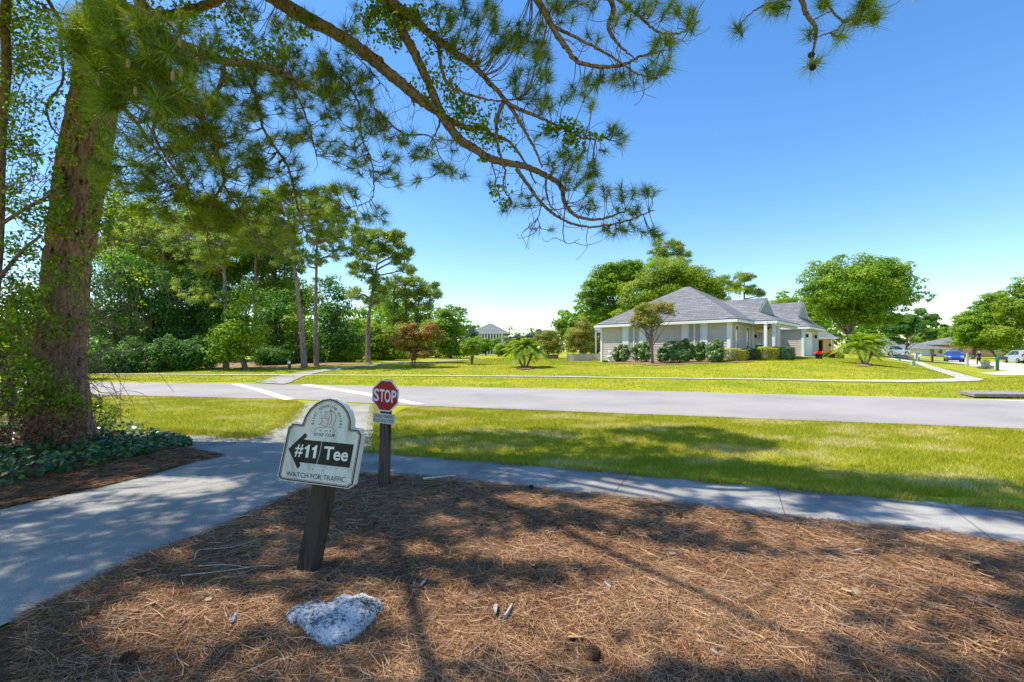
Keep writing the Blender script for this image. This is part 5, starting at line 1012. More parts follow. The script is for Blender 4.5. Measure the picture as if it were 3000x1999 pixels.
def pine_far(label, px, py, top, crowns, r0, seed, D=None, n=60, ls=.16, group='tall pines at the edge of the wood', limb_n=1, ivy=0, mat='pine', puff=.42):
    """tall pine: trunk from the ground pixel to top (px,py), puffs of needles in crown regions (cx,cy,rx,ry,count)"""
    r = np.random.default_rng(seed); base = gp(px, py) if D is None else onground(px, D); D = base[1]; t = thing('pine_tree', base, label, 'tree', group)
    tp_ = at(top[0], top[1], D+r.normal(0, .3)); q = catmull([base-[0, 0, .2], base*.6+tp_*.4+r.normal(0, .12, 3), tp_], 24); tm = MB(); tm.tube(q, np.linspace(r0*1.1, r0*.3, 24), 10); C = []
    for cx, cy, rx, ry, k in crowns:
        hub = at(cx, cy, D+r.normal(0, .8)); j = int(np.argmin(np.abs(q[:, 2]-(hub[2]-.12*abs(hub[0]-q[12][0])-.4)))); j = min(max(j, 6), 23)
        e = catmull([q[j], (q[j]+hub)/2+r.normal(0, .15, 3), hub], 9); tm.tube(e, np.linspace(r0*.42, r0*.14, 9), 6, False)
        for _ in range(int(k*1.8)):
            a = r.random()*6.283; w_ = math.sqrt(r.random()); p = at(cx+rx*w_*math.cos(a), cy+ry*w_*math.sin(a), hub[1]+r.normal(0, rx/F*D*.5)); C.append(p)
            if _ % 2 == 0: s_ = e[int(r.integers(3, 9))]; tm.tube(catmull([s_, (s_+p)/2+[0, 0, -.1], p], 4), np.linspace(r0*.14, r0*.05, 4), 4, False)
    tm.build('trunk', M['pinebark2'], t, smooth=True, recalc=False); C = np.array(C); m = len(C)
    CC = np.repeat(C, n, 0)+r.normal(0, puff*.30, (m*n, 3))*[1, 1, .6]; d = unit(rdir(m*n, r)+[0, 0, .35]); V, Fc = needles(CC, d, ls*1.7*r.uniform(.6, 1.1, m*n), ls*.42, .02, r)
    mesh('crown', V, Fc, LM[mat], t, rnd=np.clip(np.repeat(r.random(m), n)*.6+r.random(m*n)*.45, 0, 1))
    if ivy:
        k = r.integers(2, 22, ivy); a = r.random(ivy)*6.283; P = q[k]+(q[np.minimum(k+1, 23)]-q[k])*r.random((ivy, 1))+np.stack([np.cos(a), np.sin(a), 0*a], 1)*(r0+.05+.55*r.random(ivy)**2)[:, None]
        V, Fc = leafquads(P, unit(rdir(ivy, r)+[0, -.3, .4]), .17, .12, r); mesh('ivy', V, Fc, LM['mid'], t, rnd=r.random(ivy))
    return t
# ---- the wood on the left: trees one by one
G1 = 'broadleaf trees of the wood behind the road'
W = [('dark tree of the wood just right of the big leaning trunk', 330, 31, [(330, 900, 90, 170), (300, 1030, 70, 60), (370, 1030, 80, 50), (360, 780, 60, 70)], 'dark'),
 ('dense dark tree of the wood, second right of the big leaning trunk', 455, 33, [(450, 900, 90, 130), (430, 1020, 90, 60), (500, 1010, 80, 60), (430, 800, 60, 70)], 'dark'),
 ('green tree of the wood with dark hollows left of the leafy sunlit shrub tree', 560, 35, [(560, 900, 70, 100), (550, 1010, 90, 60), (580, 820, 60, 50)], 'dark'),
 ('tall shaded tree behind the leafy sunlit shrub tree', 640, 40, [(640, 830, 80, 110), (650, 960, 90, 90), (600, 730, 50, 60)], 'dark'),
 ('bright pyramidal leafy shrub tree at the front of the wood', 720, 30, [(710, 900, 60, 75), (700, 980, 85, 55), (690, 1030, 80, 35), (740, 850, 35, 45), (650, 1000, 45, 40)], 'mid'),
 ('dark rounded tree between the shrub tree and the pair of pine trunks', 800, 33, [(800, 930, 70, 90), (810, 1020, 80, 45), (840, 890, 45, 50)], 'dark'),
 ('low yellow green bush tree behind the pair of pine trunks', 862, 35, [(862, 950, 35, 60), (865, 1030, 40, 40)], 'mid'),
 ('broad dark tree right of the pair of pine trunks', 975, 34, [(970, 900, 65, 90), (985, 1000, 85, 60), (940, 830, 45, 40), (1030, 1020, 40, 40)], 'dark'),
 ('light green bushy tree behind the single pine', 1115, 45, [(1110, 990, 60, 45), (1130, 1035, 70, 25), (1060, 1010, 40, 40), (1160, 980, 30, 30)], 'yel'),
 ('mid green bushy tree between the single pine and the russet shrub', 1180, 50, [(1180, 990, 50, 40), (1170, 1030, 60, 25)], 'mid'),
 ('deep green rounded tree right of the russet shrub', 1320, 52, [(1300, 960, 58, 50), (1325, 925, 42, 34), (1310, 1015, 60, 38), (1345, 960, 26, 36), (1285, 920, 30, 24)], 'mid'),
 ('pale grey green small conifer left of the pale blue house', 1379, 78, [(1379, 985, 22, 25), (1379, 962, 10, 12)], 'blue'),
 ('background tree of the wood seen through the dark trunks', 520, 48, [(520, 800, 120, 60), (400, 780, 100, 70), (650, 780, 90, 70)], 'mid'),
 ('thin tree of the wood behind the climbing stems', 860, 50, [(850, 880, 90, 70), (760, 860, 70, 60)], 'mid')]
W += [('dense green bush behind the tangle at the left edge', 30, 13, [(20, 1010, 130, 70), (120, 1060, 100, 60), (-100, 960, 120, 90), (90, 980, 60, 50)], 'mid'), ('dark leafy bush low behind the big leaning trunk', 220, 22, [(200, 1020, 80, 60), (260, 1050, 60, 45), (120, 940, 80, 70)], 'dark'), ('light green leafy tree filling the gap right of the pine pair', 1045, 50, [(1045, 980, 60, 50), (1090, 1020, 60, 35), (1020, 1030, 50, 30)], 'mid'), ('light green leafy tree low behind the russet shrub', 1250, 56, [(1240, 1010, 50, 40), (1280, 1030, 40, 26)], 'mid'), ('tall pale green hazy tree crown between the big trunk and the drooping branch', 390, 44, [(380, 640, 80, 80), (330, 740, 70, 60), (440, 740, 70, 70)], 'yel'), ('tall sunlit yellow green crown behind the drooping branch', 600, 46, [(600, 640, 90, 70), (680, 700, 70, 60), (560, 740, 80, 60)], 'yel'), ('upper green crown behind the pair of pine trunks', 800, 47, [(800, 700, 80, 60), (760, 780, 70, 50), (860, 760, 50, 50)], 'mid')]
for i, (lb, px, D, bl, mt) in enumerate(W):
    big = sum(b[2]*b[3] for b in bl)*(D/F)**2; nn = int(min(30000, 800*big)); tree('broadleaf_tree', lb, 'tree', px, D*(1.18 if D < 41 and mt == 'dark' else 1.08 if D < 41 else 1), bl, mt, nn, .22 if D < 45 else .28, 100+i, group=G1, sub=150, tr=.17)
# understory along the wood edge
for i, (px, D, lb) in enumerate(((285, 1095, 'low dark bush at the wood edge nearest the big trunk'), (385, 1093, 'low dark bush, second along the wood edge'), (480, 1090, 'low dark bush, third along the wood edge'), (570, 1086, 'low dark bush left of the sunlit shrub tree'), (800, 1071, 'low dark bush left of the pair of pine trunks'), (905, 1064, 'low green bush behind the pair of pine trunks'), (1010, 1062, 'low green bush left of the single pine trunk'))):
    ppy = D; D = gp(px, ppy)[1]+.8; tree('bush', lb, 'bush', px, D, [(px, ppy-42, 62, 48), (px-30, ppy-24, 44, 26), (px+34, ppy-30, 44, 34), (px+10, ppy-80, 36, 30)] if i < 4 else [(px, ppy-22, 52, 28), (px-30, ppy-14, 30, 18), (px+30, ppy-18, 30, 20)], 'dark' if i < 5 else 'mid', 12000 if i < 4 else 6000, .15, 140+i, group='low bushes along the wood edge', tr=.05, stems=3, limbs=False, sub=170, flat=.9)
# pines
pine_far('tall pine with a bare purple brown trunk, left of the pair by the path', 893, 1079, (845, 640), [(820, 640, 70, 40, 26), (760, 680, 60, 40, 20), (900, 620, 70, 40, 26), (860, 590, 60, 30, 18), (960, 660, 50, 40, 18), (830, 740, 70, 40, 16), (720, 640, 50, 40, 14), (800, 570, 50, 25, 12)], .21, 1)
pine_far('tall pine with a bare trunk, right of the pair by the path', 927, 1072, (930, 640), [(960, 700, 60, 30, 18), (1000, 640, 50, 40, 20), (930, 600, 60, 40, 22), (980, 740, 60, 30, 14), (900, 760, 50, 30, 10), (1030, 690, 40, 30, 12), (960, 570, 40, 30, 10)], .18, 2)
pine_far('single pine with a spreading open crown right of the pair', 1078, 1063, (1110, 740), [(1110, 700, 50, 25, 16), (1150, 720, 40, 25, 14), (1180, 760, 30, 20, 12), (1195, 790, 22, 10, 7), (1080, 740, 50, 25, 14), (1060, 790, 50, 25, 12), (1100, 820, 40, 16, 8), (1150, 690, 30, 14, 8), (1060, 700, 40, 25, 10), (1040, 860, 30, 16, 6), (1100, 880, 30, 14, 6), (1130, 850, 40, 14, 5), (1195, 740, 14, 12, 5)], .20, 3, ls=.2, puff=.55)
pine_far('pine with a fine open crown behind the bright shrub tree', 662, 1081, (650, 650), [(640, 720, 70, 50, 22), (580, 760, 70, 40, 20), (700, 690, 60, 50, 20), (560, 850, 60, 40, 12), (620, 870, 60, 30, 10), (520, 700, 60, 50, 18), (660, 640, 60, 40, 16)], .2, 4)
for i, (px, top, cr, lb) in enumerate(((1157, (1155, 830), [(1160, 825, 30, 14, 9), (1130, 850, 28, 12, 8), (1185, 862, 20, 12, 6), (1140, 890, 26, 14, 6), (1170, 930, 20, 14, 5)], 'ivy covered pine, left of the three behind the russet shrub'), (1185, (1186, 830), [(1200, 825, 38, 14, 11), (1225, 848, 26, 12, 8), (1180, 860, 20, 12, 5), (1205, 900, 22, 12, 5)], 'ivy covered pine, middle of the three behind the russet shrub'), (1247, (1262, 840), [(1258, 838, 24, 10, 7), (1282, 862, 14, 10, 5), (1240, 862, 20, 12, 5), (1250, 900, 20, 14, 6), (1240, 940, 20, 14, 5)], 'ivy covered pine, right of the three behind the russet shrub'), (1227, (1228, 870), [(1225, 870, 18, 12, 5)], 'slender pine between the ivy covered ones'))):
    pine_far(lb, px, 0, top, cr, .30, 10+i, D=60, ivy=2600, group='ivy covered pines behind the russet shrub', n=70, ls=.26, puff=.8)
for i, (px, top, lb) in enumerate(((828, 740, 'ivy covered stem, left of the row seen behind the pines'), (848, 735, 'ivy covered stem, second of the row seen behind the pines'), (790, 745, 'ivy covered stem, third of the row nearest the shrub tree'), (480, 760, 'ivy covered stem deep in the wood'), (760, 720, 'slender ivy covered stem beside the shrub tree top'))):
    pine_far(lb, px, 0, (px+6, top), [(px, top, 30, 20, 8), (px+20, top+20, 25, 18, 6)], .17, 30+i, D=45, ivy=3000, group='ivy covered stems in the wood', n=60, ls=.2, puff=.7)
for i, (px, top, cr, lb) in enumerate(((380, 600, [(380, 640, 70, 60, 26), (330, 700, 60, 50, 20), (430, 700, 60, 50, 20)], 'tall hazy pine behind the dark trees on the left'), (480, 640, [(480, 660, 70, 50, 24), (540, 700, 60, 50, 20), (500, 740, 60, 40, 14)], 'tall yellow green pine in the middle of the wood'), (590, 600, [(590, 630, 60, 50, 22), (640, 680, 60, 40, 18), (560, 700, 50, 40, 14)], 'tall pine behind the drooping branch'), (750, 610, [(750, 640, 60, 50, 22), (700, 700, 50, 40, 14), (800, 680, 50, 40, 14)], 'tall pine just left of the pair by the path'))):
    pine_far(lb, px, 0, (px, top), cr, .22, 50+i, D=41+i, n=70, ls=.2, puff=.6, group='tall pines deep in the wood')
# ---- behind and around the house
G2 = 'big trees behind the grey house'
H = [('bright green open oak left behind the house roof', 1790, 66, [(1790, 830, 65, 55), (1745, 860, 50, 50), (1840, 800, 60, 38), (1720, 920, 35, 40), (1800, 930, 60, 50), (1870, 790, 40, 30)], 'mid', 15000, .3, None),
 ('yellow green dome shaped tree directly behind the roof peak', 1960, 60, [(1960, 830, 90, 75), (2040, 830, 70, 55), (1880, 870, 70, 60), (2080, 850, 70, 45), (2140, 860, 40, 35), (1830, 930, 50, 50)], 'yel', 22000, .26, None),
 ('large spreading oak right of the house', 2478, 58, [(2430, 830, 85, 75), (2540, 790, 80, 55), (2600, 830, 70, 60), (2350, 850, 45, 50), (2480, 880, 90, 60), (2620, 890, 60, 50), (2680, 900, 30, 45), (2540, 920, 90, 40), (2420, 780, 50, 40), (2690, 830, 25, 30), (2320, 820, 22, 22), (2700, 860, 35, 30), (2440, 930, 50, 30), (2590, 950, 60, 30), (2490, 930, 60, 30), (2480, 850, 120, 70), (2560, 860, 100, 70), (2400, 880, 60, 50)], 'mid', 34000, .27, None),
 ('low spreading dark tree hanging over the small car', 2655, 75, [(2655, 960, 50, 35), (2700, 940, 40, 40), (2620, 960, 40, 40), (2720, 985, 25, 16), (2630, 1000, 30, 16)], 'dark', 9000, .3, None),
 ('distant hazy tree at the end of the street', 2745, 170, [(2745, 985, 25, 25), (2770, 965, 20, 15), (2715, 980, 25, 20)], 'mid', 4000, .6, None),
 ('distant tree with a yellow green top over the white house', 2790, 160, [(2790, 990, 30, 22), (2810, 975, 14, 12), (2765, 1000, 22, 16)], 'yel', 3500, .5, None),
 ('tall leafy oak on the right, nearest the street end', 2850, 100, [(2870, 950, 60, 45), (2835, 985, 45, 35), (2905, 895, 40, 35), (2900, 990, 55, 35), (2930, 870, 26, 22), (2850, 915, 26, 20), (2812, 1005, 26, 18)], 'mid', 20000, .36, None),
 ('tall leafy oak with a high crown at the right edge', 2965, 92, [(2970, 900, 50, 50), (2945, 865, 26, 22), (3000, 835, 34, 26), (2990, 860, 40, 30), (3000, 950, 60, 50), (2940, 980, 50, 35), (3060, 900, 60, 80), (2965, 1010, 40, 18)], 'yel', 22000, .34, None),
 ('rounded dark bush below the right hand oaks', 2925, 108, [(2915, 1010, 30, 16), (2880, 1015, 25, 12)], 'dark', 2500, .3, None),
 ('far tree line clump left of the flagpole', 1500, 120, [(1500, 1000, 22, 14), (1520, 990, 18, 10)], 'blue', 2600, .4, None),
 ('far tree line clump beside the flagpole', 1590, 120, [(1590, 985, 35, 18), (1560, 990, 25, 14)], 'blue', 3500, .4, None),
 ('far pale tree right of the flagpole', 1645, 110, [(1640, 950, 16, 18), (1655, 975, 25, 18)], 'mid', 3000, .35, None),
 ('mid green bush before the pale blue house', 1425, 75, [(1410, 1010, 34, 24), (1450, 1012, 30, 22), (1380, 1020, 24, 20)], 'mid', 3500, .25, None),
 ('yellow green bush behind the left palm', 1480, 62, [(1480, 1025, 35, 18), (1510, 1015, 30, 20)], 'yel', 4000, .22, None),
 ('low dark bush right of the deep green tree', 1352, 70, [(1352, 1040, 25, 12)], 'yel', 1600, .2, None),
 ('green tree gap filler of leaves between the oak and the neighbour roof', 2300, 90, [(2300, 900, 50, 30), (2255, 890, 22, 14), (2290, 875, 20, 12), (2350, 930, 60, 40)], 'mid', 7000, .35, None)]
for i, (lb, px, D, bl, mt, n_, ls, py_) in enumerate(H):
    if 'gap filler' in lb: lb = 'distant tree seen between the garage roof and the big oak'
    tree('oak_tree' if n_ > 10000 else 'tree', lb, 'tree', px, D, bl, mt, int(n_*1.9), ls*1.05, 200+i, group=G2 if i < 3 else None, tr=.32 if n_ > 10000 else .15, sub=320 if n_ > 10000 else 90)
r = np.random.default_rng(77); Bf = []
for px in np.arange(-400, 3500, 24):
    D = 175+40*math.sin(px*.01)+r.normal(0, 12); z = onground(px, D); h = r.uniform(6.5, 11)+(6 if 1650 < px < 2800 else 0)+(8 if px < 1380 else 0); Bf.append([z[0], D, z[2]+h*.45, 5.5, 4, h*.6])
V, Fc, c, _ = crown_cloud(Bf, 80000, 1.2, r, 2400); tag(mesh('distant_woods', V, Fc, LM['mid'], rnd=c*.8), 'low far-off line of woods along the horizon', kind='stuff')
pine_far('tall pine with an airy crown above the yellow green dome tree', 1955, 0, (1955, 730), [(1955, 720, 45, 18, 22), (1930, 745, 30, 14, 14), (1990, 745, 30, 14, 14), (1960, 765, 60, 12, 16)], .3, 70, D=85, n=80, ls=.28, puff=.9, group='pines behind the house')
pine_far('pine with an airy crown right behind the yellow green dome tree', 2180, 0, (2180, 800), [(2180, 810, 30, 14, 14), (2160, 840, 30, 16, 14), (2205, 850, 25, 14, 10), (2225, 862, 14, 8, 5), (2130, 820, 20, 12, 6)], .3, 71, D=85, n=80, ls=.28, puff=.9, group='pines behind the house')
# ---- garden shrubs and small trees
SH = [('russet_shrub', 'russet and olive multi stemmed shrub on the lawn before the wood', 'shrub', 1210, 1077, [(1195, 985, 42, 44), (1255, 980, 40, 36), (1170, 1015, 30, 30), (1225, 1030, 50, 24), (1288, 988, 22, 22), (1182, 950, 16, 16), (1232, 948, 16, 14), (1150, 1000, 12, 16)], 'red', 8500, .11, .07, 6),
 ('small_tree', 'small round leafed shrub on thin stems before the pale blue house', 'shrub', 1381, 1068, [(1380, 1015, 28, 25), (1365, 1030, 18, 14), (1400, 1025, 20, 16)], 'yel', 2600, .12, .04, 5),
 ('small_tree', 'brownish tree behind the left palm beside the raised planter', 'tree', 1600, 1051, [(1610, 1000, 35, 32), (1585, 985, 22, 20), (1625, 1020, 25, 22)], 'olive', 5200, .13, .08, 5),
 ('crape_myrtle', 'yellow olive multi stemmed tree left of the grey house by the covered grill', 'tree', 1713, 1056, [(1700, 985, 50, 40), (1740, 1000, 28, 30), (1670, 1005, 28, 30), (1705, 950, 28, 22), (1705, 1020, 50, 18)], 'olive', 10500, .10, .06, 6),
 ('crape_myrtle', 'lollipop shaped olive brown tree on one slim trunk in front of the house', 'tree', 1912, 1066, [(1900, 915, 42, 32), (1945, 900, 35, 25), (1870, 935, 28, 26), (1965, 915, 20, 20), (1900, 945, 45, 20), (1860, 950, 18, 16), (1985, 920, 10, 10)], 'olive', 8000, .085, .085, 1)]
for i, (nm, lb, ct, px, py_, bl, mt, n_, ls, tr_, stm) in enumerate(SH): tree(nm, lb, ct, px, 0, bl, mt, int(n_*1.7), ls*1.1, 300+i, tr=tr_, py=py_, stems=stm, sub=130)
def shrub_box(name, label, px0, px1, ptop, pbot, mat, n, ls, seed, cat='hedge', thick=.9, group=None, D0=None):
    r = np.random.default_rng(seed); g = gp((px0+px1)/2, pbot) if D0 is None else onground((px0+px1)/2, D0); D = g[1]; k = D/F; x0, x1 = (px0-CX)*k, (px1-CX)*k; z0, z1 = g[2], EYE+(HY-ptop)*k
    P = r.uniform(-1, 1, (n, 3)); ax = r.integers(0, 3, n); P[np.arange(n), ax] = np.sign(P[np.arange(n), ax])*r.uniform(.8, 1.02, n); P[:, 0] = np.sign(P[:, 0])*np.abs(P[:, 0])**.95
    Nn = unit(P*np.array([.6, .6, .9])*(np.abs(P) > .78)+rdir(n, r)*.7+[0, 0, .2]); c = np.array([(x0+x1)/2, D+thick/2, (z0+z1)/2]); rot = .0
    Q = P*np.array([(x1-x0)/2, thick/2, (z1-z0)/2]); Q *= (1-.10*(np.abs(P[:, [0]])*np.abs(P[:, [2]]))); Q[:, 2] += .05*np.sin(Q[:, 0]*5+seed); t = thing(name, (c[0], c[1], z0), label, cat, group)
    V, Fc = leafquads(c+Q, Nn, ls, ls*.6, r); mesh('foliage', V, Fc, LM[mat], t, rnd=np.clip(r.beta(2, 2.2, n)+.15*P[:, 2], 0, 1))
    st_ = MB()
    for _ in range(10): a = c+np.array([r.uniform(-.4, .4)*(x1-x0), r.uniform(-.3, .3)*thick, 0]); st_.tube([[a[0], a[1], z0-.05], a+[r.normal(0, .1), 0, (z1-z0)*.3]], .018, 5)
    st_.build('stem', M['tbark'], t, recalc=False)
shrub_box('hedge', 'clipped gold green hedge block, leftmost of the row before the porch', 2108, 2193, 1022, 1062, 'hedge_y', 5200, .075, 1, D0=29.0, group='clipped hedge blocks before the porch')
shrub_box('hedge', 'clipped dark green hedge block between the two gold ones', 2192, 2232, 1021, 1058, 'hedge_g', 3000, .075, 2, D0=29.4, group='clipped hedge blocks before the porch')
shrub_box('hedge', 'clipped yellow green hedge block right of the dark one', 2228, 2285, 1017, 1057, 'hedge_y', 3800, .075, 3, D0=29.6, group='clipped hedge blocks before the porch')
shrub_box('hedge', 'large clipped deep green hedge block at the right end of the row', 2280, 2334, 1015, 1053, 'hedge_g', 4600, .08, 4, D0=29.7, group='clipped hedge blocks before the porch', thick=1.8)
HB = [('low mixed green bush filling the front bed beside the gold hedge', 2085, 2118, 1014, 1062, 0), ('hibiscus bush with orange flowers nearest the left corner of the house', 1795, 1849, 1007, 1061, 4), ('hibiscus bush with orange flowers just left of the slim trunk', 1850, 1908, 1002, 1062, 3), ('low hibiscus bush right of the slim trunk', 1925, 1962, 1014, 1062, 0), ('widest hibiscus bush with orange flowers under the double window', 1948, 2034, 994, 1063, 3), ('narrow upright hibiscus bush right of the double window', 2036, 2068, 998, 1062, 0), ('loose pale hibiscus bush beside the gold hedge', 2066, 2122, 996, 1062, 1)]
for i, (lb, x0, x1, yt, yb, nf) in enumerate(HB):
    cx = (x0+x1)/2; rx = (x1-x0)/2; h = yb-yt; t = tree('hibiscus_bush', lb, 'bush', cx, 0, [(cx-rx*.5, yt+h*.32, rx*.5, h*.30), (cx+rx*.5, yt+h*.36, rx*.5, h*.32), (cx, yt+h*.65, rx*.95, h*.3), (cx+rx*.1, yt+h*.2, rx*.5, h*.22), (cx-rx*.5, yt+h*.75, rx*.5, h*.22), (cx+rx*.55, yt+h*.72, rx*.45, h*.22)], 'hib', (11000 if i == 4 else 4600 if i in (0, 3, 6) else 7000), .12, 330+i, tr=.03, py=yb, stems=4, sub=110, group='hibiscus bushes along the front wall', limbs=False, flat=1.0)
    D = t.location[1]; r = np.random.default_rng(i)
    for q in range(nf):
        c = at(r.uniform(x0+3, x1-3), r.uniform(yt, yt+h*.45), D-.45); k = MB()
        for a in range(5): an = a*1.2566; d = np.array([math.cos(an), -.3, math.sin(an)]); s_ = np.array([-math.sin(an), 0, math.cos(an)]); k.add([c, c+d*.05+s_*.035, c+d*.085, c+d*.05-s_*.035], [(0, 1, 2, 3)])
        k.build('flower', M['flower'], t, recalc=False)
shrub_box('small_shrub', 'small tuft of green leaves at the left corner of the house', 1766, 1782, 1055, 1062, 'hib', 260, .08, 9, 'shrub', .4)
shrub_box('topiary_bush', 'rounded clipped bush before the peach wall', 2406, 2440, 1018, 1034, 'hedge_g', 1500, .12, 12, 'bush', 1.4)
shrub_box('bush', 'low green bush between the two planters of red flowers', 2412, 2432, 1034, 1048, 'mid', 700, .12, 14, 'bush', .8)
shrub_box('bush', 'low green bush right of the second planter of red flowers', 2440, 2475, 1032, 1050, 'mid', 1200, .12, 15, 'bush', .8)
# palms
def palm(label, px, py_, stems, fronds, L, seed):
    r = np.random.default_rng(seed); b = gp(px, py_); t = thing('palm_tree', b, label, 'palm', 'small palms on the lawn'); k = b[1]/F
    for (tx, ty) in stems:
        top = at(tx, ty, b[1]+r.normal(0, .15)); s0 = b+np.array([(tx-px)*k*.15, r.normal(0, .08), -.05]); q = catmull([s0, (s0+top)/2+[(tx-px)*k*.08, 0, 0], top], 14)
        MB().tube(q, np.linspace(.06, .085, 14)*(1+.12*np.sin(np.arange(14)*2.6)), 9).build('trunk', M['tbark'], t, smooth=True, recalc=False)
        Vs = []; rc = MB()
        for f in range(fronds):
            az = f*2.39996+r.normal(0, .2); el = math.radians(r.uniform(5, 85)); l = L*r.uniform(.75, 1.1); h = np.array([math.cos(az), math.sin(az), 0]); m = 14; u = np.linspace(0, 1, m)
            R = top+h*(np.cos(el)*u+.12*u*u)[:, None]*l+UP*((np.sin(el)*u-(.42+.42*math.cos(el))*u*u)[:, None])*l; rc.tube(R, np.linspace(.012, .003, m), 4, False)
            s_ = np.cross(h, UP)
            for i in range(1, m):
                for sg_ in (-1, 1):
                    for jx in (0, .5):
                        p = R[i-1]*(1-jx)+R[i]*jx; w_ = R[i]-R[i-1]; w_ = w_/np.linalg.norm(w_); ll = l*.30*math.sin(math.pi*(.12+.8*i/m)); tip = p+(s_*sg_*.75+w_*.7-UP*.35*r.uniform(.4, 1.3))*ll; Vs += [p-w_*.026, p+w_*.026, tip]
        Vs = np.array(Vs); mesh('frond', Vs, np.arange(len(Vs)).reshape(-1, 3), LM['mid'], t, rnd=r.random(len(Vs)//3)*.7+.3)['kind'] = 'stuff'; rc.build('frond_stem', LM['yel'], t, recalc=False)['kind'] = 'stuff'
palm('three stemmed pygmy palm on the lawn left of the grey house', 1538, 1077, [(1512, 1032), (1535, 1018), (1560, 1028)], 34, 1.35, 1)
palm('three stemmed pygmy palm on the lawn right of the grey house', 2534, 1068, [(2510, 1018), (2536, 1010), (2560, 1014)], 36, 1.55, 2)
palm('fan of palm leaves behind the blue car', 2790, 1046, [(2790, 1008)], 26, 3.4, 3)

# ================================================================ SMALL THINGS OF THE GARDENS AND STREET
M['wood'] = barkmat('brown_post_paint', (.05, .03, .025), (.16, .09, .07), 12, .2, .3); M['tan'] = plain('pale_post', (.50, .40, .30), .8); M['green'] = plain('dark_green_paint', (.012, .10, .065), .45, .5); M['pgreen'] = plain('pale_green_paint', (.30, .48, .36), .6)
M['grey'] = plain('grey_plastic', (.22, .24, .25), .6); M['orange'] = plain('orange_plastic', (.85, .20, .02), .6); M['stone'] = plain('stone', (.38, .33, .27), .9, var=.3, scale=6)
def pbox(name, label, cat, px0, px1, ptop, pbot, depth, mat, off=0.0, group=None):
    g = gp((px0+px1)/2, pbot); k = g[1]/F; return g, k
# marker post left
g = gp(848, 1083); k = g[1]/F; t = thing('marker_post', g, 'short brown marker post with a round white disc beside the far cart path', 'marker post')
MB().box(g+[0, 0, 12.5*k], (6.5*k, 6.5*k, 25*k)).build('post', M['wood'], t); MB().lathe(g+[1.5*k, -5*k, 21*k], [(4.6*k, -k*.6), (4.6*k, k*.6)], 14, np.array([[1, 0, 0], [0, 0, 1], [0, -1, 0]])).build('disc', M['trim'], t)
# grill
g = gp(1742, 1053); k = g[1]/F; t = thing('covered_grill', g, 'barbecue grill under a black cover beside the left corner of the house', 'grill')
MB().lathe(g, [(.34, .12), (.42, .3), (.40, .62), (.45, .80), (.36, .98), (.18, 1.08), (.04, 1.12)], 14).build('cover', plain('black_cover', (.015, .015, .017), .6, bump=.4, bscale=12), t, smooth=True)
for a in range(4): MB().box(g+[.25*math.cos(a*1.57+.7), .25*math.sin(a*1.57+.7), .06], (.04, .04, .14)).build('leg', M['grey'], t)
# raised planter + flagpole
g = gp(1617, 1050); k = g[1]/F; t = MB(); 
for i in range(3): t.box(g+[0, 0, (.1+.2*i)*1.0*k*18/.6*.6], (36*k, 20*k, 4*k))
tag(t.build('raised_planter', M['stone'], None, loc=g), 'low square stone planter on the lawn behind the left palm', 'planter')
g = onground(1621, 90); t = thing('flagpole', g, 'slim bare flagpole standing above the far trees', 'flagpole'); top = at(1621, 909, 90)
MB().tube([g, top], np.array([.07, .035]), 8).build('pole', M['alu'], t); MB().lathe(top, [(.02, -.06), (.09, 0), (.02, .08)], 8).build('finial', M['alu'], t)
# ornament by the wall
g = gp(1788, 1061); tag(MB().lathe(g+[0, .2, 0], [(.22, 0), (.20, .12), (.10, .2), (.16, .35), (.26, .42), (.24, .47), (.06, .52), (.05, .7), (.13, .74), (.10, .8), (.02, .9)], 12).build('garden_fountain', M['trim'], None, loc=g, smooth=True), 'small white tiered ornament against the left end of the front wall', 'fountain')
# planters with red flowers
for i, (px, py_, w_, h_) in enumerate(((2399, 1052, 15, 20), (2437, 1049, 12, 18))):
    g = gp(px, py_); k = g[1]/F; t = thing('flower_planter', g, 'square dark planter of red flowers nearer the white garage door' if i == 0 else 'square dark planter of red flowers farther from the garage door', 'planter', 'planters of red flowers')
    k_ = MB(); k_.prism([g+np.array([sx*w_*k*.42, sy*w_*k*.42, 0]) for sx, sy in ((-1, -1), (1, -1), (1, 1), (-1, 1))], (0, 0, .62*h_*k)); k_.box(g+[0, 0, .62*h_*k], (w_*k, w_*k, .06)); k_.build('pot', M['black'], t)
    r = np.random.default_rng(i); n = 260; P = g+np.stack([r.normal(0, w_*k*.28, n), r.normal(0, w_*k*.28, n), h_*k*.72+np.abs(r.normal(0, .08, n))], 1); V, Fc = leafquads(P, unit(rdir(n, r)+[0, -.3, 1]), .13, .10, r); mesh('flower', V, Fc, M['redflower'], t)['kind'] = 'stuff'
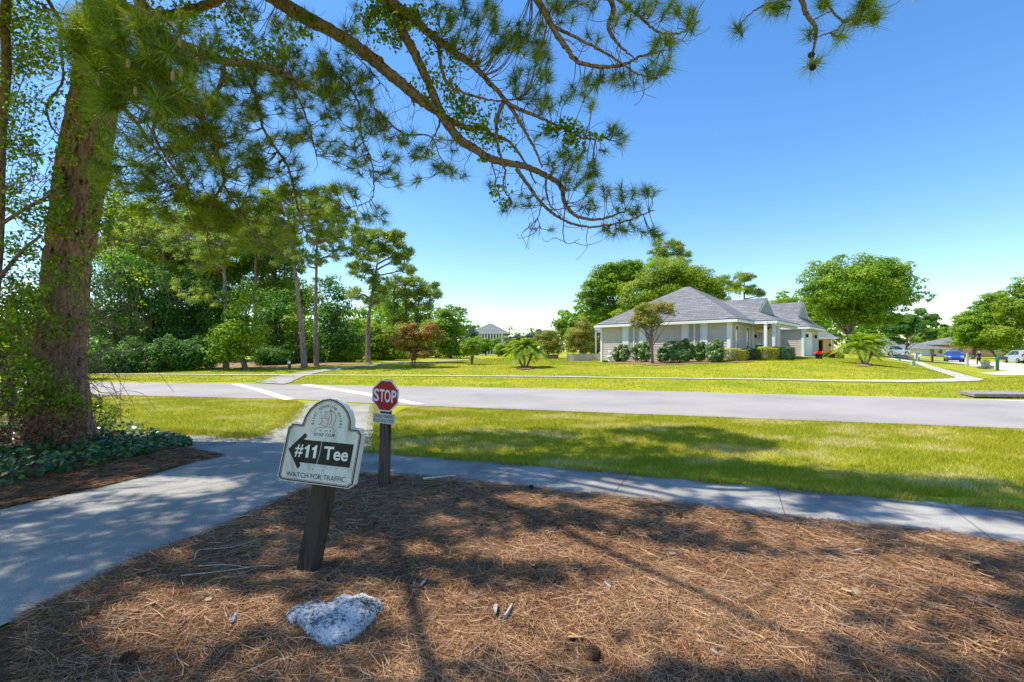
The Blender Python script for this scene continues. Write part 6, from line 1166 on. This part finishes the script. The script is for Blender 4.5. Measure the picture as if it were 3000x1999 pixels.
def mailbox(px, pb, ptop, w_, mpost, mbox, label, arm, style='plain'):
    g = gp(px, pb); k = g[1]/F; H_ = (pb-ptop)*k; W_ = w_*k; t = thing('mailbox', g, label, 'mailbox', 'mailboxes along the street')
    if style == 'arch':
        MB().tube(catmull([g+[0, 0, -.05], g+[0, 0, H_*.5], g+[.01, 0, H_*.78], g+[W_*.35, 0, H_*.93], g+[W_*.8, 0, H_*.93]], 16), W_*.42, 10).build('post', mpost, t, smooth=True)
    else: MB().box(g+[0, 0, H_*.45], (W_, W_, H_*.9)).build('post', mpost, t); MB().box(g+[arm*k*.4, 0, H_*.72], (arm*k, W_*.6, .06)).build('arm', mpost, t)
    bw = abs(arm)*k; s_ = 1 if arm > 0 else -1; c = g+[s_*bw*.5, 0, H_*.88]; a_ = np.linspace(0, math.pi, 9); hw = .1*H_+.06; P = [c+np.array([-bw*.5, math.cos(t_)*hw, math.sin(t_)*hw*.8]) for t_ in a_]+[c+np.array([-bw*.5, -hw, -hw*.8]), c+np.array([-bw*.5, hw, -hw*.8])]
    bx_ = MB().prism(P, (bw, 0, 0)).build('box', mbox, t); MB().box(c+[bw*.1, -hw-.015, hw*.5], (.04, .02, .12)).build('flag', M['redflower'], bx_)
mailbox(2922, 1086, 1044, 9, M['green'], M['green'], 'big rounded dark green mailbox post, nearest the camera', 24, 'arch')
mailbox(2731, 1059, 1037, 4, M['wood'], M['wood'], 'brown mailbox on a brown post left of the blue car', 10)
mailbox(2686, 1055, 1034, 3, M['trim'], M['trim'], 'white mailbox post beyond the pale green utility box', 8)
mailbox(2855, 1046, 1032, 3, M['trim'], M['trim'], 'white mailbox on the far side of the street behind the person', 6)
g = gp(2834, 1073); k = g[1]/F; t = thing('information_box', g, 'pale wooden post carrying a small slanted roof and dark box beside the street', 'post'); MB().box(g+[0, 0, 19*k], (4*k, 4*k, 38*k)).build('post', M['tan'], t)
MB().prism([g+np.array([2*k, 0, 36*k]), g+np.array([16*k, 0, 50*k]), g+np.array([17*k, 0, 48.5*k]), g+np.array([4*k, 0, 33*k])], (0, .4, 0)).build('roof', M['wood'], t); MB().box(g+[11*k, .1, 29*k], (16*k, .3, 6*k)).build('box', M['grey'], t)
for i, (px, pb, w_, h_, mt, lb) in enumerate(((2674, 1071, 10, 14, 'pgreen', 'pale green utility box at the edge of the lawn'), (2634, 1058, 6, 7, 'pgreen', 'tiny green utility box by the far sidewalk'), (2690, 1061, 5, 14, 'grey', 'slim grey utility pedestal right of the pale green box'))):
    g = gp(px, pb); k = g[1]/F; t = thing('utility_box', g, lb, 'utility box', 'utility boxes on the verge'); MB().box(g+[0, 0, h_*k*.44], (w_*k, w_*k*.8, h_*k*.88)).build('cabinet', M[mt], t); MB().box(g+[0, 0, h_*k*.92], (w_*k*1.08, w_*k*.9, h_*k*.14)).build('lid', M['trim'] if i == 0 else M[mt], t)
g = gp(2887, 1078); k = g[1]/F; t = thing('flower_pot', g, 'round dark tub with a leafy plant beside the green mailbox', 'pot'); MB().lathe(g, [(7.5*k, 0), (10*k, 15*k), (11.5*k, 15.5*k), (11.5*k, 17.5*k), (10*k, 17.5*k), (9*k, 15*k)], 16).build('tub', M['grey'], t, smooth=False)
r = np.random.default_rng(3); n = 200; V, Fc = leafquads(g+np.stack([r.normal(0, 5*k, n), r.normal(0, 5*k, n), 18*k+np.abs(r.normal(0, 3*k, n))], 1), unit(rdir(n, r)+[0, 0, .5]), .1, .05, r); mesh('plant', V, Fc, LM['yel'], t, rnd=r.random(n))
shrub_box('low_plant', 'low pale leafy plants at the foot of the round tub', 2880, 2915, 1072, 1082, 'blue', 700, .08, 19, 'plant', .6)
g = gp(2669, 1048); k = g[1]/F; t = thing('orange_playhouse', g, 'small orange plastic object by the flower bed up the street', 'toy'); MB().lathe(g, [(5*k, 0), (6.3*k, 4*k), (5.6*k, 8*k), (2*k, 11*k)], 12).build('shell', M['orange'], t, smooth=True)
gb_ = gp(2648, 1049); r = np.random.default_rng(8)
for i in range(14):
    px = 2632+i*2.5; g = gp(px, 1048.5+1.2*math.sin(i*2)); k = MB(); q = .28+.2*r.random(); V = [g+unit(np.array(d, float))*q*r.uniform(.75, 1.15)*[1.3, 1, .9]+[0, 0, q*.4] for d in [(x, y, z) for x in (-1, 0, 1) for y in (-1, 0, 1) for z in (-1, 0, 1) if (x, y, z) != (0, 0, 0)]]
    import bmesh
    bm = bmesh.new(); [bm.verts.new(tuple(v-g)) for v in V]; bmesh.ops.convex_hull(bm, input=bm.verts); me = bpy.data.meshes.new('boulder'); bm.to_mesh(me); bm.free(); me.materials.append(M['stone']); o = bpy.data.objects.new('boulder', me); COL.objects.link(o); o.location = g
    tag(o, 'garden stone of the round rock edging up the street by the orange object', 'rock', 'stones edging the flower bed')
# storm drain slab
M['slab'] = layered('slab_concrete', [(.3, (.20, .18, .17)), (.7, (.34, .31, .29))], 12, [(.3, (.7, .7, .7)), (.7, (1.15, 1.15, 1.15))], 2, .8, .95, .6, 90, .01)
ft = .16; P = [at(2807, 1145, 0), None]
def athz(px, py_, z): D = (EYE-z)*F/(py_-HY); return np.array([(px-CX)/F*D, D, z])
c0, c1, c2, c3 = athz(2807, 1145, ft), athz(2855, 1154, ft), athz(3080, 1156.5, ft), athz(2962, 1145, ft)
t = thing('storm_drain', (c1+c2)/2*[1, 1, 0], 'low raised concrete storm drain slab with a dark slot by the road edge', 'storm drain')
MB().prism([c0, c1, c2, c3], (0, 0, -.10)).build('slab', M['slab'], t); ctr_ = (c0+c1+c2+c3)/4
MB().prism([ctr_+(c-ctr_)*f-[0, 0, .1] for c, f in ((c0, .8), (c1, .86), (c2, .97), (c3, .97))], (0, 0, -.12)).build('slot_shade', M['black'], t)  # black block painted in for the shade of the opening under the slab
e = c1-[0, 0, .1]; MB().prism([c0-[0, 0, .101], (c0+c1)/2*.35+c0*.65-[0, 0, .101], (c0*.65+(c0+c1)/2*.35)-[0, 0, .18], c0-[0, 0, .18]], unit(c3-c0)*.25).build('foot', M['slab'], t)
for px in (2899, 2903): a = athz(px, 1147.5, ft); MB().tube([a, a+[0, 0, .12]], .008, 6).build('lifting_rod', M['grey'], t)

# ---------------------------------------------------------------- cars
M['tyre'] = plain('tyre', (.015, .015, .016), .85); M['rim'] = plain('rim', (.45, .46, .48), .3, metal=.8); M['lamp'] = plain('clear_lamp', (.75, .77, .8), .1, .8); M['tail'] = plain('tail_lamp', (.45, .015, .015), .2, .6)
def paint(name, c): m = plain(name, c, .28, .6, metal=.25, var=.03); m.node_tree.nodes['Principled BSDF'].inputs['Coat Weight'].default_value = .6; return m
def car(label, g, heading, L, W_, H_, mat, prof='suv'):
    """heading: direction the nose points, radians from +x"""
    t = thing('car', g, label, 'car', 'cars along the side street'); A = rotz(heading); fx, sy = A[0], A[1]; P = lambda x, y, z: np.array(g)+fx*x*L+sy*y*W_/2+UP*z*H_
    # stations: x, sill, shoulder, roof, shoulder half width, roof half width
    S = {'suv': [(-.5, .30, .55, .56, .80, .70), (-.485, .22, .60, .66, .93, .78), (-.44, .18, .62, .90, .98, .76), (-.36, .16, .62, .985, 1, .76), (-.15, .15, .61, 1.0, 1, .76), (.05, .15, .60, .985, 1, .75), (.14, .15, .60, .93, 1, .76), (.255, .15, .60, .625, 1, .80), (.38, .16, .57, .575, .98, .80), (.46, .19, .50, .51, .93, .76), (.5, .25, .42, .43, .82, .66)],
         'hatch': [(-.5, .30, .55, .58, .80, .68), (-.485, .22, .60, .68, .93, .72), (-.40, .17, .62, .88, .98, .70), (-.30, .15, .62, .97, 1, .70), (-.12, .14, .61, 1.0, 1, .70), (.04, .14, .60, .97, 1, .70), (.12, .14, .60, .90, 1, .72), (.27, .14, .60, .64, 1, .80), (.40, .16, .55, .575, .97, .80), (.47, .20, .48, .50, .90, .74), (.5, .26, .42, .43, .80, .62)]}[prof]
    V = []; 
    for x, s0, sh, rf_, w1, w2_ in S:
        V += [P(x, -w1*.92, s0), P(x, -w1, (s0+sh)/2), P(x, -w1*.97, sh), P(x, -w2_, rf_*.985), P(x, -w2_*.6, rf_), P(x, w2_*.6, rf_), P(x, w2_, rf_*.985), P(x, w1*.97, sh), P(x, w1, (s0+sh)/2), P(x, w1*.92, s0)]
    n = len(S); m = 10; Fc = [[i*m+j, i*m+(j+1) % m, (i+1)*m+(j+1) % m, (i+1)*m+j] for i in range(n-1) for j in range(m)]+[list(range(m)), [(n-1)*m+j for j in range(m)]]
    body = MB().add(V, Fc).build('body', mat, t, smooth=False)
    def off(p, q, k_=.012): return p
    for sd in (-1, 1):
        a = 2 if sd < 0 else 7; b = 3 if sd < 0 else 6; k = MB(); n_ = sy*sd*.014
        for i0, i1, e0, e1 in ((2, 4, .25, .05), (4, 7, .05, .12)):
            lo0, hi0, lo1, hi1 = np.array(V[i0*m+a]), np.array(V[i0*m+b]), np.array(V[i1*m+a]), np.array(V[i1*m+b])
            q0 = lo0+(hi0-lo0)*.08; q1 = lo0+(hi0-lo0)*.88; r0_ = lo1+(hi1-lo1)*.08; r1_ = lo1+(hi1-lo1)*.88
            if i1 == 7: r1_ = lo1+(hi1-lo1)*.3; mid = np.array(V[5*m+a])*.12+np.array(V[5*m+b])*.88; k.add([p+n_ for p in (q0+(r0_-q0)*.03, r0_, r1_, mid, q1)], [(0, 1, 2, 3, 4)])
            else: k.add([p+n_ for p in (q0+(r0_-q0)*e0, r0_+(q0-r0_)*.03, r1_+(q1-r1_)*.03, q1+(r1_-q1)*e0)], [(0, 1, 2, 3)])
        k.build('side_window', M['glass'], t, recalc=False)
    def pane(i0, i1, nm, u0=.06, u1=.94):
        a0, b0, a1, b1 = [np.array(V[i*m+j]) for i, j in ((i0, 3), (i0, 6), (i1, 3), (i1, 6))]; a2, b2 = a0+(a1-a0)*u0, b0+(b1-b0)*u0; a3, b3 = a0+(a1-a0)*u1, b0+(b1-b0)*u1; nn = unit(np.cross(b2-a2, a3-a2)); nn = nn*np.sign(nn@(fx*(1 if i0 > 4 else -1)+UP*.3)); k = MB(); cut = .06
        k.add([p+nn*.03 for p in (a2+(b2-a2)*cut, b2+(a2-b2)*cut, b3+(a3-b3)*cut, a3+(b3-a3)*cut)], [(0, 1, 2, 3)]); k.build(nm, M['glass'], t, recalc=False)
    pane(6, 7, 'windscreen'); pane(1, 2, 'rear_window', .1, .95)
    for x in (-.31, .31):
        for sd in (-1, 1):
            c = P(x, sd*.93, 0)+UP*.34; Aw = np.array([fx, UP, sy*sd]); w_ = MB().lathe(c, [(.20, .10), (.33, .11), (.345, .07), (.345, -.10), (.2, -.12)], 20, Aw).build('wheel', M['tyre'], t); MB().lathe(c+sy*sd*.105, [(.21, 0), (.20, .012), (.05, .02)], 12, Aw).build('rim', M['rim'], w_)
    for sd in (-1, 1):
        MB().box(P(.475, sd*.72, .47), (.14, .34, .13), A).build('headlight', M['lamp'], t); MB().box(P(-.485, sd*.84, .62), (.10, .20, .34), A).build('tail_light', M['tail'], t); MB().box(P(.16, sd*1.08, .64), (.1, .2, .14), A).build('mirror', mat, t)
    MB().box(P(.496, 0, .34), (.05, W_*.55, .18), A).build('grille', M['black'], t); MB().box(P(-.497, 0, .50), (.03, .32, .16), A).build('licence_plate', M['trim'], t); MB().box(P(.485, 0, .22), (.1, W_*.84, .12), A).build('bumper', M['black'], t); MB().box(P(-.485, 0, .27), (.1, W_*.86, .12), A).build('bumper', M['grey'], t)
    return t
def carat(px, pb): return gp(px, pb)
car('bright blue hatchback facing the camera on the side street', carat(2794, 1060.5), math.radians(232), 4.2, 1.85, 1.72, paint('blue_paint', (.008, .10, .55)), 'hatch')
car('silver sport utility car seen from behind at the right edge of the street', carat(2990, 1064), math.radians(66), 4.6, 1.88, 1.80, paint('silver_paint', (.42, .50, .55)))
car('dark navy sport utility car behind the silver one at the right edge', carat(2985, 1050), math.radians(192), 4.9, 1.95, 1.95, paint('navy_paint', (.012, .02, .07)))
car('grey green estate car parked beyond the street under the oaks', carat(2916, 1043), math.radians(185), 4.7, 1.8, 1.5, paint('sage_paint', (.30, .33, .28)))
car('white car half hidden behind the low spreading tree', carat(2614, 1043.5), math.radians(10), 4.4, 1.8, 1.5, paint('white_paint', (.7, .72, .74)))
car('pale car in front of the white house behind the tree', carat(2715, 1043), math.radians(180), 4.5, 1.8, 1.4, paint('pale_blue_paint2', (.50, .58, .62)))

# ---------------------------------------------------------------- the walking person
g = gp(2868, 1071); k = 1.66; t = thing('person', g, 'person with blond hair walking away up the street in a navy shirt and dark trousers', 'person')
J = {'pel': (0, 0, .53), 'waist': (0, 0, .61), 'chest': (0, .005, .73), 'neck': (0, 0, .83), 'head': (0, .01, .875), 'top': (0, .01, .95), 'sl': (-.105, 0, .80), 'sr': (.105, 0, .80), 'el': (-.145, -.015, .65), 'er': (.15, .02, .65), 'hl': (-.13, .05, .53), 'hr': (.14, .09, .56),
 'tl': (-.05, 0, .50), 'tr': (.05, 0, .50), 'kl': (-.05, .06, .28), 'kr': (.055, -.01, .28), 'al': (-.05, .07, .05), 'ar': (.055, -.13, .09), 'fl': (-.05, .14, .02), 'fr': (.055, -.09, .02)}
E_ = [('pel', 'waist', .075, .07), ('waist', 'chest', .07, .085), ('chest', 'neck', .085, .035), ('neck', 'head', .035, .05), ('head', 'top', .052, .045), ('chest', 'sl', .06, .04), ('chest', 'sr', .06, .04), ('sl', 'el', .034, .024), ('sr', 'er', .034, .024), ('el', 'hl', .023, .015), ('er', 'hr', .023, .015), ('pel', 'tl', .07, .055), ('pel', 'tr', .07, .055), ('tl', 'kl', .055, .036), ('tr', 'kr', .055, .036), ('kl', 'al', .036, .022), ('kr', 'ar', .036, .022), ('al', 'fl', .022, .018), ('ar', 'fr', .022, .018)]
def skin(name, edges, grow, mat, parent):
    ks = []; [ks.append(q) for a, b, *_ in edges for q in (a, b) if q not in ks]; me = bpy.data.meshes.new(name); me.from_pydata([tuple(np.array(J[q])*k) for q in ks], [(ks.index(a), ks.index(b)) for a, b, *_ in edges], []); rr = {}
    for a, b, ra, rb in edges: rr.setdefault(a, ra); rr.setdefault(b, rb)
    o = bpy.data.objects.new(name, me); COL.objects.link(o); md = o.modifiers.new('skin', 'SKIN'); 
    for i, q in enumerate(ks): v = me.skin_vertices[0].data[i] if me.skin_vertices else None
    return o, ks, rr
def skinned(name, edges, grow, mat, parent):
    import bmesh
    ks = []
    for a, b, *_ in edges:
        for q in (a, b):
            if q not in ks: ks.append(q)
    rr = {}
    for a, b, ra, rb in edges: rr[a] = max(rr.get(a, 0), ra) if a in rr else ra; rr.setdefault(b, rb)
    bm = bmesh.new(); lay = bm.verts.layers.skin.verify(); vs = {}
    for q in ks: v = bm.verts.new(tuple(np.array(J[q])*k)); v[lay].radius = (rr[q]*k+grow,)*2; vs[q] = v
    vs[ks[0]][lay].use_root = True
    for a, b, *_ in edges: bm.edges.new((vs[a], vs[b]))
    me = bpy.data.meshes.new(name); bm.to_mesh(me); bm.free(); o = bpy.data.objects.new(name, me); COL.objects.link(o); o.modifiers.new('skin', 'SKIN'); sb2 = o.modifiers.new('sub', 'SUBSURF'); sb2.levels = sb2.render_levels = 2; me.materials.append(mat); o.parent = parent
    bpy.context.view_layer.update(); m2 = bpy.data.meshes.new_from_object(o.evaluated_get(bpy.context.evaluated_depsgraph_get())); o.modifiers.clear(); o.data = m2; m2.materials.clear(); m2.materials.append(mat); return o
skinned('body', E_, 0, plain('skin', (.50, .30, .22), .6), t)
skinned('shirt', [e for e in E_ if e[:2] in (('waist', 'chest'), ('chest', 'sl'), ('chest', 'sr'))]+[('sl', 'el', .036, .030), ('sr', 'er', .036, .030), ('pel', 'waist', .078, .075)], .012, plain('navy_cloth', (.015, .02, .10), .9), t)
skinned('trousers', [e for e in E_ if e[:2] in (('pel', 'tl'), ('pel', 'tr'), ('tl', 'kl'), ('tr', 'kr'), ('kl', 'al'), ('kr', 'ar'))], .010, plain('dark_red_brown_cloth', (.05, .022, .03), .9), t)
skinned('shoe', [('al', 'fl', .024, .022)], .008, M['trim'], t); skinned('shoe', [('ar', 'fr', .024, .022)], .008, M['trim'], t)
hr = MB().lathe(np.array(g)+[0, -.02, .905*k], [(.03, -.13), (.085, -.12), (.105, -.02), (.10, .07), (.06, .12), (.01, .135)], 14).build('hair', plain('blond_hair', (.55, .38, .18), .7, bump=.5, bscale=30), t, smooth=True)
